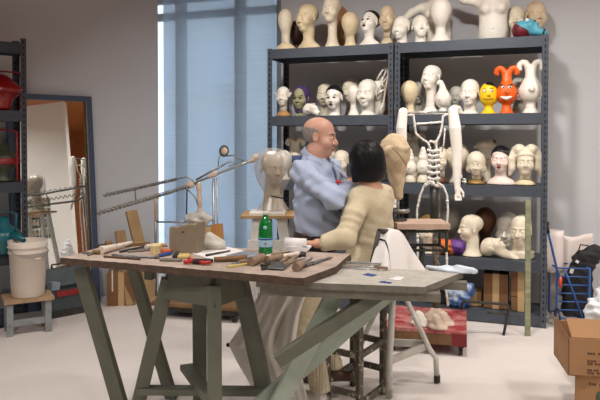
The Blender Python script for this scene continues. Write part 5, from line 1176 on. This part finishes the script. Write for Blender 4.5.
# black bob
s = S(tuple(WH + Vector((-.2, -.2, -.06))), tuple(WH + Vector((.2, .2, .32))), .0045).frame(WH, fmat(whf), wk)
s.ell((0, .07, .62), (.43, .50, .44)); s.ell((0, .12, .28), (.46, .44, .38), k=.18); s.cap((-.30, .05, .3), (-.33, .0, .0), .14, .09, k=.1); s.cap((.30, .05, .3), (.33, .0, .0), .14, .09, k=.1)
s.ell((0, -.46, .30), (.29, .46, .42), k=.03, cut=True); s.cap((0, -.02, .32), (0, .0, -.4), .30, .30, k=.03, cut=True); s.keep((0, 0, -.02), (0, .05, 1), .03)
s.wave(.001, lambda X, Y, Z: np.sin(260 * (X + Y))); _mc(s, 'hair', mat('hair_black', (.004, .004, .0045), .42, spec=.22), woman, wo)
WM = fmat(whf)
for q in (-1, 1): MB().ball(WH + WM @ (Vector((q * .125, -.34, .488)) * wk) - wo, .009, 10, 6).build('eye', M_EYE, woman)
MB().ball(WH + WM @ (Vector((0, -.37, .2)) * wk) - wo, (.018, .012, .01), 10, 6).build('lips', M_LIP, woman)
b_ = wrl + Vector((-.0, 0, 0)); bx = (ell_ - wrl).normalized(); u = bx.orthogonal().normalized(); v = bx.cross(u)
MB().tube([b_ + (u * math.cos(a) + v * math.sin(a)) * .029 - wo for a in [i * .5236 for i in range(12)]], .007, 8, closed=True).build('bracelet', M_HAIR, woman)
for nm, k_, a_ in (('trouser_leg', knL, anL), ('trouser_leg', knR, anR)):
    s = S([min(k_[i], a_[i]) - .14 for i in range(3)], [max(k_[i], a_[i]) + .14 for i in range(3)], .007); s.path([k_, a_], [.075, .056]); s.wave(.006, lambda X, Y, Z: np.sin(60 * np.arctan2(Y - a_.y, X - a_.x) / 6.28 * 3)); s.keep(a_ + Vector((0, 0, -.01)), (0, 0, 1)); _mc(s, nm, m_cream, woman, wo)
for i, a_ in enumerate((anL, anR)):
    d = Vector((-.14, .06, 0)) if i == 0 else Vector((.10, -.02, 0)) ; a0 = a_ + Vector((0, 0, -.055))
    s = S([min(a0[j], (a0 + d)[j]) - .08 for j in range(3)], [max(a0[j], (a0 + d)[j]) + .09 for j in range(3)], .005); s.cap(a0, a0 + d, .036, .030); s.cap(a0, a0 + Vector((0, 0, .05)), .036, .033, k=.02); s.keep(a0 + Vector((0, 0, -.034)), (0, 0, 1)); _mc(s, 'shoe', m_shoe if i else m_white, woman, wo)
# ------------------------------------------------------------------ her paint splashed stool, sheet over its back
m_spl = mat('splashed_wood', srgb(84, 78, 68), .7, col2=srgb(176, 168, 152), scale=26, lo=.36, hi=.46)
ln = W(359.5, 400, 3.66); lr = W(383, 400, 3.93); ll = W(327, 378, 3.78)
for v in (ln, lr, ll): v.z = 0
lb = ll + (lr - ln) * 1.05
ss = thing('high_stool', 'paint splashed high wooden stool with a low back that the black bobbed person sits on', 'stool', ln); so = ln.copy()
SZ = .70
for v in (ln, lr, ll, lb): MB().box(v - so + Vector((0, 0, SZ / 2 - .01)), (.034, .034, SZ - .02), (0, 0, .6)).build('leg', m_spl, ss, bevel=.003)
zr = [(ln, lr, .33), (ln, lr, .05), (ln, ll, .33), (ln, ll, .10), (ll, lb, .36), (ll, lb, .14), (lb, lr, .33), (lb, lr, .16)]
for a_, b_, z in zr: MB().beam(a_ - so + Vector((0, 0, z)), b_ - so + Vector((0, 0, z)), .022, .036).build('rung', m_spl, ss, bevel=.002)
cs = (ln + lr + ll + lb) / 4 - so
MB().beam(cs + (ll - ln).normalized() * .17 + Vector((0, 0, SZ - .015)), cs - (ll - ln).normalized() * .14 + Vector((0, 0, SZ - .015)), .36, .03).build('seat', m_spl, ss, bevel=.004)
p0, p1 = W(379, 231, 3.59) - so, W(404, 237, 3.86) - so
for a_, b_ in ((ln, p0), (lr, p1)): MB().tube([a_ - so + Vector((.02, -.01, SZ - .05)), b_], .013, 8).build('back_post', m_dmetal, ss)
MB().tube([p0, (p0 + p1) / 2 + Vector((.01, 0, .012)), p1], .014, 8).build('back_rail', m_dmetal, ss)
m_sheet = mat('white_sheet', srgb(226, 222, 218), .9)
def drape():
    o = (p0 + p1) / 2 + so; t = thing('white_sheet', 'white sheet draped over the back of the splashed stool', 'sheet', (o.x, o.y, .62))
    o = t.location.copy(); P0, P1 = p0 + so - o, p1 + so - o; ax = (P1 - P0); axn = ax.normalized(); nr_ = Vector((axn.y, -axn.x, 0)).normalized()    # outward
    L = ax.length
    def fn(a, b):
        u = a * 1.5 - .25; v = b * 2 - 1                # v<0 inner side, v>0 outer side
        topz = P0.z + (P1.z - P0.z) * u + .03 - .115 * min(1, abs(2 * u - 1)) ** 2.6 - .42 * max(0, abs(2 * u - 1) - 1)
        h = abs(v); drop = (h ** 1.5) * (topz + (-.12 if v > 0 else -.10)) 
        out = (.02 + .10 * h ** .8 + .018 * math.sin(a * 15 + 2 * v) * h) * (1 if v > 0 else -.35)
        spread = (u - .5) * (1 + .42 * h)
        c = P0 + ax * (.5 + spread)
        return Vector((c.x, c.y, 0)) + nr_ * out + Vector((0, 0, topz - drop))
    MB().sheet(fn, 44, 40).build('sheet', m_sheet, t, thick=.004)
    MB().tube([fn(.22, .5 + .5 * i / 12 * .7) + nr_ * .006 + Vector((-.01, 0, 0)) for i in range(13)], .005, 6).build('black_strap', M_HAIR, t)
drape()
# sheet hanging in front of her lap, from the table edge to the floor
def lap():
    Yc = 3.53; t = thing('white_sheet', 'white cloth hanging in folds below the table with a corner pulled out left', 'sheet', (W(275, 300, Yc).x, Yc, .05)); o = t.location.copy()
    L = [(266, 268), (262, 290), (250, 312), (238, 330), (228, 345), (236, 362), (250, 386), (262, 410)]; Rr = [(312, 268), (308, 290), (300, 312), (297, 330), (295, 345), (299, 362), (305, 386), (310, 410)]
    def lerp(T, b):
        x = b * (len(T) - 1); i = min(int(x), len(T) - 2); q = x - i; return [T[i][k] + (T[i + 1][k] - T[i][k]) * q for k in (0, 1)]
    def fn(a, b):
        l, r = lerp(L, b), lerp(Rr, b)
        fold = math.sin(a * 17 + 2.5 * b + 1.5 * math.sin(5 * b)) * .032 + math.sin(a * 33 - 4 * b) * .014 + (.02 * math.sin(9 * b + 7 * a) if b < .6 else 0)
        swag = 10 * math.sin(math.pi * a) * max(0, .6 - b)
        p = W(l[0] + (r[0] - l[0]) * a, l[1] + (r[1] - l[1]) * a + swag, Yc + .10 * (1 - a) * b)
        p.y += fold - .03 * math.sin(math.pi * a); p.z = max(p.z, .012); return p - o
    MB().sheet(fn, 60, 48).build('sheet', mat('calico', srgb(232, 228, 220), .9, var=.06, scale=6), t, thick=.003)
    MB().ball(fn(0, 4 / 7), .012, 8, 6).build('corner_clip', M_HAIR, t)
lap()
# ------------------------------------------------------------------ tools and oddments on the table
m_hand = mat('tool_handle', srgb(150, 126, 104), .6, var=.3, scale=12, stretch=(1, 1, .2)); m_blade = mat('tool_steel', srgb(150, 156, 162), .3, metal=.9, var=.25, scale=18); m_grey = mat('tool_dusty', srgb(120, 114, 106), .7, var=.3, scale=18)
m_dusty = mat('plaster_dust_white', srgb(226, 212, 198), .8, var=.12, scale=14); m_or = mat('brush_orange', srgb(204, 104, 50), .5); m_bris = mat('bristle', srgb(226, 202, 150), .9, var=.2, scale=60, stretch=(1, 1, .1)); m_bluet = mat('tool_blue', srgb(38, 74, 140), .5)
m_yelt = mat('tool_yellow', srgb(200, 176, 110), .6); m_redt = mat('tool_red', srgb(176, 44, 34), .4); m_paper = mat('paper_white', srgb(228, 224, 222), .85); m_photo = mat('paper_print', srgb(150, 156, 168), .6, var=.5, scale=10)
TG = 'hand tools on the work table'
def on(x, y, z=0): v = onz(x, y, TZ + z); return v
class Tool:
    def __init__(s, name, label, cat, a, b, z=.0, group=TG, base=TZ):
        A_, B_ = onz(*a, base), onz(*b, base); s.o = Vector((A_.x, A_.y, base + z)); s.d = (B_ - A_).normalized(); s.L = (B_ - A_).length
        s.t = thing(name, label, cat, s.o, math.atan2(s.d.y, s.d.x), group)
    def rod(s, name, m, x0, x1, r0, r1=None, z=None, y=0, seg=10):
        r1 = r1 or r0; z = max(r0, r1) if z is None else z; n = 6; mb = MB()
        mb.tube([(s.L * (x0 + (x1 - x0) * i / n), y, z) for i in range(n + 1)], [r0 + (r1 - r0) * i / n for i in range(n + 1)], seg); mb.build(name, m, s.t); return s
    def slab(s, name, m, x0, x1, w, h, z=0, y=0, tip=1.0, bevel=.002):
        a, b = s.L * x0, s.L * x1; MB().quad8([(a, y - w / 2, z), (b, y - w * tip / 2, z), (b, y + w * tip / 2, z), (a, y + w / 2, z)], [(a, y - w / 2, z + h), (b, y - w * tip / 2, z + h), (b, y + w * tip / 2, z + h), (a, y + w / 2, z + h)]).build(name, m, s.t, bevel=bevel); return s
Tool('plaster_rasp', 'long thick whitish wrapped rod pointing right near the left table end', 'tool', (101, 254.5), (132, 246)).rod('handle', m_dusty, 0, .45, .022, .016).rod('rod', m_dusty, .45, 1, .016, .010, z=.02)
Tool('wood_chisel', 'dark pointed tool lying at the far left end of the table', 'tool', (82, 254), (100, 254.5)).slab('blade', m_grey, 0, .6, .008, .012, tip=1.5).rod('handle', m_woodd, .6, 1, .012)
Tool('metal_file', 'long thin steel rod along the front of the left table end', 'tool', (112, 256.2), (159, 259.2)).rod('rod', m_blade, 0, .92, .006).rod('end_cap', m_grey, .92, 1, .010)
Tool('metal_rod', 'dark rod crossing behind the whitish wrapped rod', 'tool', (120, 253), (156, 245.5)).rod('rod', m_dmetal, 0, 1, .007)
Tool('wooden_spatula', 'grey wooden spatula beside the crossing rods', 'tool', (128, 252.5), (152, 250.5)).slab('blade', m_grey, 0, 1, .03, .01)
Tool('plaster_stick', 'slim pale stick behind the crossing rods', 'tool', (100, 249), (144, 245), ).slab('stick', m_dusty, 0, 1, .022, .016)
Tool('steel_rasp', 'short dark steel rasp at the left back corner of the table', 'tool', (96, 247.5), (112, 246)).slab('blade', m_dmetal, 0, .6, .03, .016).rod('handle', m_woodd, .6, 1, .016)
Tool('small_pliers', 'small grey pliers between rods and brush', 'tool', (138, 252), (157, 246)).slab('jaw', m_dmetal, .6, 1, .02, .012, tip=.5).slab('handle', m_grey, 0, .6, .008, .01, y=-.016).slab('handle', m_grey, 0, .6, .008, .01, y=.016)
b = Tool('plaster_brush', 'broad brush with cream bristles and orange handle', 'brush', (171, 253.5), (152, 253.5)); b.slab('handle', m_or, 0, .55, .045, .022).slab('bristles', m_bris, .5, .98, .085, .05, tip=1.1)
Tool('modelling_tool', 'blue handled tool lying right of the orange brush', 'tool', (159, 257.5), (178, 253.5)).rod('handle', m_bluet, 0, .6, .010).rod('shaft', m_blade, .6, 1, .005, z=.01)
Tool('work_glove', 'yellow and dark glove before the clay block', 'glove', (173, 258), (190, 258)).slab('palm', m_yelt, .3, 1, .07, .02, bevel=.008).slab('cuff', m_black, 0, .32, .06, .022, bevel=.008)
p = Tool('wire_cutters', 'red handled black wire cutters at the front edge of the table', 'pliers', (186, 263.5), (212, 264.5)); p.slab('head', m_black, .28, .62, .045, .024, bevel=.006)
for q in (-1, 1): MB().tube([(p.L * .3, q * .012, .014), (p.L * .1, q * .03, .014), (0, q * .034, .014)], .010, 8).build('handle', m_redt, p.t)
MB().tube([(p.L * .6, -.02, .014), (p.L * .8, -.034, .014), (p.L, -.02, .014)], .010, 8).build('handle', m_redt, p.t); MB().tube([(p.L * .6, .02, .014), (p.L * .8, .03, .014), (p.L * .95, .03, .014)], .010, 8).build('handle', m_black, p.t)
Tool('wood_batten', 'thin brown batten along the back edge of the table behind the rods', 'tool', (112, 247.8), (150, 245)).slab('batten', m_woodd, 0, 1, .018, .018)
Tool('steel_ruler', 'narrow steel ruler lying behind the orange brush', 'tool', (140, 248.5), (168, 246.5)).slab('ruler', m_dmetal, 0, 1, .02, .004)
Tool('plaster_stick', 'knobbly pale stick just left of the clay block', 'tool', (146, 249.5), (166, 246)).rod('stick', m_dusty, 0, 1, .014, .010)
Tool('metal_rod', 'rusty rod lying parallel to the long thin steel rod', 'tool', (104, 257.6), (140, 260.2)).rod('rod', mat('rust', srgb(92, 66, 50), .7, var=.3, scale=30), 0, 1, .006)
Tool('modelling_tool', 'thin wooden modelling tool between rasp and wrapped rod', 'tool', (88, 256.2), (104, 251)).rod('shaft', m_grey, 0, 1, .007, .004)
Tool('rag_strip', 'dirty grey rag strip in front of the yellow glove', 'rag', (160, 261), (182, 261.5)).slab('rag', m_grey, 0, 1, .03, .014, bevel=.005)
Tool('modelling_tool', 'dark slim tool on the large white paper', 'tool', (206, 257.5), (230, 253)).rod('shaft', m_dmetal, 0, 1, .006, .004, z=.012)
Tool('modelling_tool', 'dark slim tool beside the bottle foot', 'tool', (272, 257), (290, 253.5)).rod('shaft', m_woodd, 0, 1, .008, .005)
Tool('metal_file', 'short file lying across the front of the wide trowel', 'tool', (262, 270.5), (276, 267)).rod('shaft', m_dmetal, 0, 1, .007, .004)
# clay block with torn top
c = on(183, 253.5); t = thing('clay_block', 'upright block of grey brown clay with a torn top', 'clay block', c, R(-16))
wdt = .165; mb = MB(); nx, ny = 14, 6; m_cb = mat('clay_block', srgb(140, 126, 106), .85, var=.12, scale=12, bump=.15)
def tz(i, j): return (.135 + .03 * i / nx) + .003 * math.sin(i * .9 + j * .6) + .003 * math.sin(j * 1.7 + i * 1.3)
vs = [(-wdt / 2 + wdt * i / nx, .11 * j / ny, tz(i, j)) for i in range(nx + 1) for j in range(ny + 1)] + [(-wdt / 2 + wdt * i / nx, .11 * j / ny, 0) for i in range(nx + 1) for j in range(ny + 1)]
N = (nx + 1) * (ny + 1); I = lambda i, j: i * (ny + 1) + j; fs = []
for i in range(nx):
    for j in range(ny): fs.append((I(i, j), I(i + 1, j), I(i + 1, j + 1), I(i, j + 1)))
    fs.append((N + I(i, 0), N + I(i + 1, 0), I(i + 1, 0), I(i, 0))); fs.append((I(i, ny), I(i + 1, ny), N + I(i + 1, ny), N + I(i, ny)))
for j in range(ny): fs.append((I(0, j), I(0, j + 1), N + I(0, j + 1), N + I(0, j))); fs.append((N + I(nx, j), N + I(nx, j + 1), I(nx, j + 1), I(nx, j)))
fs.append([N + I(i, 0) for i in range(nx + 1)] + [N + I(nx, j) for j in range(1, ny + 1)] + [N + I(i, ny) for i in range(nx - 1, -1, -1)] + [N + I(0, j) for j in range(ny - 1, 0, -1)])
mb.add(vs, fs); mb.build('clay', m_cb, t); MB().ball((-.0, -.001, .118), (.005, .003, .005), 8, 6).build('screw_hole', m_hole, t)
m_bagc = mat('canvas_bag', srgb(206, 200, 188), .8, var=.1, scale=10)
c = on(206, 250); s = S((-.12, -.07, -.004), (.13, .07, .12), .005); s.ell((-.04, 0, .035), (.06, .05, .045)); s.cap((.0, 0, .05), (.07, -.01, .025), .03, .026, k=.02); s.cap((.02, .02, .075), (.09, .02, .03), .02, .022, k=.015); s.wave(.006, wrinkle); s.keep((0, 0, 0), (0, 0, 1)); tag(s.mesh('plaster_bag', m_bagc, None, loc=c), 'crumpled pale canvas bag between clay block and paper sheets', 'bag')
def flat(label, pts, m, z, name='paper_sheet', cat='paper', base=TZ, th=.0012, grp=None):
    P = [onz(x, y, base) for x, y in pts]; o = P[0].copy(); o.z = base + z
    f = MB().prism([((v - P[0]).x, (v - P[0]).y) for v in P], th); tag(f.build(name, m, None, loc=o), label, cat, grp); return o
flat('large white paper sheet lying right of the clay block', [(190, 253.2), (213, 260.5), (258, 255), (228, 247.5)], m_paper, .001, th=.004)
flat('printed photo sheet half over the large white paper', [(226, 256.5), (243, 259.8), (262, 255.5), (244, 252)], m_photo, .006)
flat('second printed sheet beside the green bottle', [(247, 260), (262, 263), (284, 257.5), (270, 254.5)], m_paper, .001)
Tool('sanding_stick', 'yellow wooden stick lying in front of the paper', 'tool', (227.5, 268), (250, 264.5)).slab('stick', m_yelt, 0, 1, .022, .010)
Tool('rag_roll', 'dark brown rolled rag in front of the large white paper', 'rag', (214, 262.5), (247, 261)).rod('roll', m_woodd, 0, 1, .012, .016)
def handle_tool(name, label, a, b, blade_w, hr=.015, tip=.5, hm=m_hand, bm=m_blade, cut=.5, cat='tool', z=0): 
    q = Tool(name, label, cat, a, b, z); q.rod('handle', hm, 0, cut, hr, hr * .85); q.rod('ferrule', m_metal, cut, cut + .06, hr * .7, hr * .6, z=hr * .9); q.slab('blade', bm, cut + .05, 1, blade_w, .005, z=hr * .6, tip=tip); return q
q = Tool('rolling_pin', 'short thick wooden pin with a round cut end by the bottle', 'tool', (251, 266.5), (263, 261.5)); q.rod('barrel', m_hand, 0, 1, .022)
q = Tool('rolling_pin', 'longer plaster dusted wooden pin behind the trowels', 'tool', (267, 263), (299, 257)); q.rod('barrel', m_hand, 0, .45, .018).rod('shaft', m_dusty, .45, 1, .013, z=.018)
handle_tool('modelling_knife', 'grey knife with black ferrule left of the wide trowel', (262, 268), (276, 262.5), .022, .010, hm=m_dmetal)
handle_tool('trowel', 'widest flat steel trowel in the middle of the tool heap', (289, 258.5), (273, 270.5), .05, .012, 1.2)
handle_tool('trowel', 'narrow steel trowel beside the widest one', (296, 258.8), (281, 271), .028, .011, .8)
handle_tool('wood_chisel', 'round handled chisel with its wooden butt toward the viewer', (296, 272), (312, 261), .022, .021, .6, cut=.4)
handle_tool('metal_file', 'long steel file with tapering tip at the right of the tool heap', (302, 268.5), (329, 259.5), .026, .012, .35, cut=.12, hm=m_dmetal)
handle_tool('modelling_knife', 'slim modelling knife lying across the chisels', (283, 266.5), (306, 259.5), .014, .010)
handle_tool('loop_tool', 'dusty loop tool between knife and tape roll', (276, 262), (294, 255.5), .02, .012, .7, hm=m_grey)
handle_tool('scraper', 'dark scraper at the back of the tool heap', (288, 257), (301, 255.5), .03, .014, 1, hm=m_dmetal, bm=m_dmetal)
handle_tool('paint_brush', 'grey handled brush lying right of the chisels', (313, 265), (331, 258.5), .02, .009, 1.1, hm=m_grey)
handle_tool('wood_rasp', 'rasp with pale wooden handle in front of the printed sheet', (246, 263.8), (232, 265.6), .02, .013, .8)
c = on(300, 256.5); t = thing('tape_roll', 'small black roll of tape at the back of the tool heap', 'tape', c); MB().lathe([(.018, 0), (.032, 0), (.032, .022), (.018, .022), (.018, 0)], seg=24).build('roll', m_black, t)
# white plaster flakes count-free litter on the boards
mb = MB()
for i in range(150):
    if i < 90: v = onz(rng.uniform(95, 320), rng.uniform(254, 268), TZ); v = v if (Mi @ (v - Vector((Ta.x, Ta.y, TZ)))).y > .03 else None; z = TZ
    else: v = onz(rng.uniform(345, 430), rng.uniform(268, 282), RZ); z = RZ
    if v is None: continue
    sz = rng.uniform(.003, .011); mb.box((v.x, v.y, z + .0015), (sz, sz * rng.uniform(.5, 1.4), .003), (0, 0, rng.uniform(0, 3)))
tag(mb.build('plaster_crumbs', m_dusty, None), 'white plaster crumbs scattered over the work table', 'crumbs', None, 'stuff')
# bottle
c = on(265.5, 253.5); t = thing('water_bottle', 'green water bottle with a pale blue label standing on the table', 'bottle', c)
m_gl = bpy.data.materials.new('bottle_green'); m_gl.use_nodes = True; nt = m_gl.node_tree; b_ = nt.nodes['Principled BSDF']; b_.inputs['Base Color'].default_value = (*srgb(30, 150, 70), 1); b_.inputs['Roughness'].default_value = .05; b_.inputs['Transmission Weight'].default_value = .55; b_.inputs['IOR'].default_value = 1.45
MB().lathe([(0, .004), (.03, 0), (.037, .004), (.039, .012), (.0375, .03), (.039, .05), (.039, .115), (.0375, .12), (.038, .13), (.034, .16), (.026, .18), (.017, .197), (.014, .208), (.014, .218), (0, .218)], seg=32).build('bottle_body', m_gl, t)
MB().lathe([(.0395, .040), (.0398, .042), (.0398, .086), (.0395, .088)], seg=32).build('label', mat('bottle_label', srgb(158, 194, 214), .6), t)
MB().lathe([(.0402, .078), (.0404, .079), (.0404, .0855), (.0402, .0865)], seg=32).build('label_band', m_bluet, t)
star = [(.008 * (1 if i % 2 == 0 else .42) * math.cos(i * math.pi / 5 + 1.571), .008 * (1 if i % 2 == 0 else .42) * math.sin(i * math.pi / 5 + 1.571)) for i in range(10)]
MB().prism(star, .002, Matrix(((1, 0, 0), (0, 0, -1), (0, 1, 0))), (.003, -.0395, .060)).build('red_star', m_redt, t)
MB().ball((0, -.036, .146), (.011, .006, .010), 14, 8).build('neck_label', mat('neck_label', srgb(150, 190, 200), .6), t)
MB().lathe([(0, .214), (.0155, .214), (.0155, .228), (.014, .230), (0, .230)], seg=20).build('cap', m_white, t)
# block of paper under her hand
c = on(291, 251.5); t = thing('paper_pad', 'thick rolled white paper pad under the seated person\'s hand', 'paper pad', c, R(-12))
mb = MB(); rr = Matrix.Rotation(R(90), 3, 'Y'); mb.lathe([(.0, -.01), (.036, -.01), (.033, .11), (0, .11)], (-.03, .03, .037), 24, M=rr); mb.build('roll', m_paper, t)
for i in range(5): MB().box((.02 + .004 * i, .02 + .003 * i, .003 + .006 * i), (.14, .09, .005), (0, 0, .06 * i)).build('page', m_paper, t)
MB().box((.085, -.025, .033), (.025, .008, .004)).build('blue_tab', m_bluet, t)
# on the lower right board
mb = MB(); c = onz(352, 267, RZ)
for i, (rx_, ry_, dx_, dy_) in enumerate([(.15, .06, 0, 0), (.135, .052, .01, .006), (.16, .05, -.01, .01)]):
    mb.tube([(rx_ * math.cos(a) + dx_, ry_ * math.sin(a) + dy_, .006 + .006 * i + .004 * math.sin(2 * a + i)) for a in [j * 6.283 / 36 for j in range(36)]], .0035, 6, closed=True)
t = thing('wire_coil', 'loose coil of grey wire on the lower right board', 'wire', c, R(-14)); mb.build('coil', m_metal, t); MB().beam((.12, -.05, .018), (.19, -.05, .012), .018, .012).build('wooden_grip', m_hand, t)
flat('larger blue scrap of tape on the lower right board', [(363, 275), (372, 276.8), (377, 275.2), (368, 273.6)], m_bluet, .001, 'tape_scrap', 'scrap', RZ, .002, 'blue scraps on the board')
flat('thin blue scrap near the front edge of the lower right board', [(379, 282.5), (390, 284), (392, 282.8), (382, 281.4)], m_bluet, .001, 'tape_scrap', 'scrap', RZ, .002, 'blue scraps on the board')
flat('small white paper strip in the middle of the lower right board', [(388, 279.5), (400, 281), (404, 277.5), (398, 276.8)], m_paper, .001, 'paper_scrap', 'scrap', RZ, .002)
c = onz(452, 271.5, RZ); s = S((-.16, -.05, -.003), (.14, .06, .04), .005); s.cap((-.12, .02, .008), (.1, -.02, .010), .014, .02); s.ell((.0, 0, .008), (.10, .025, .014), k=.02); s.wave(.005, wrinkle); s.keep((0, 0, 0), (0, 0, 1)); tag(s.mesh('plastic_strip', mat('pale_blue_plastic', srgb(206, 216, 228), .35), None, loc=c, rot=(0, 0, R(-20))), 'crumpled pale blue plastic strip along the far edge of the right board', 'plastic')
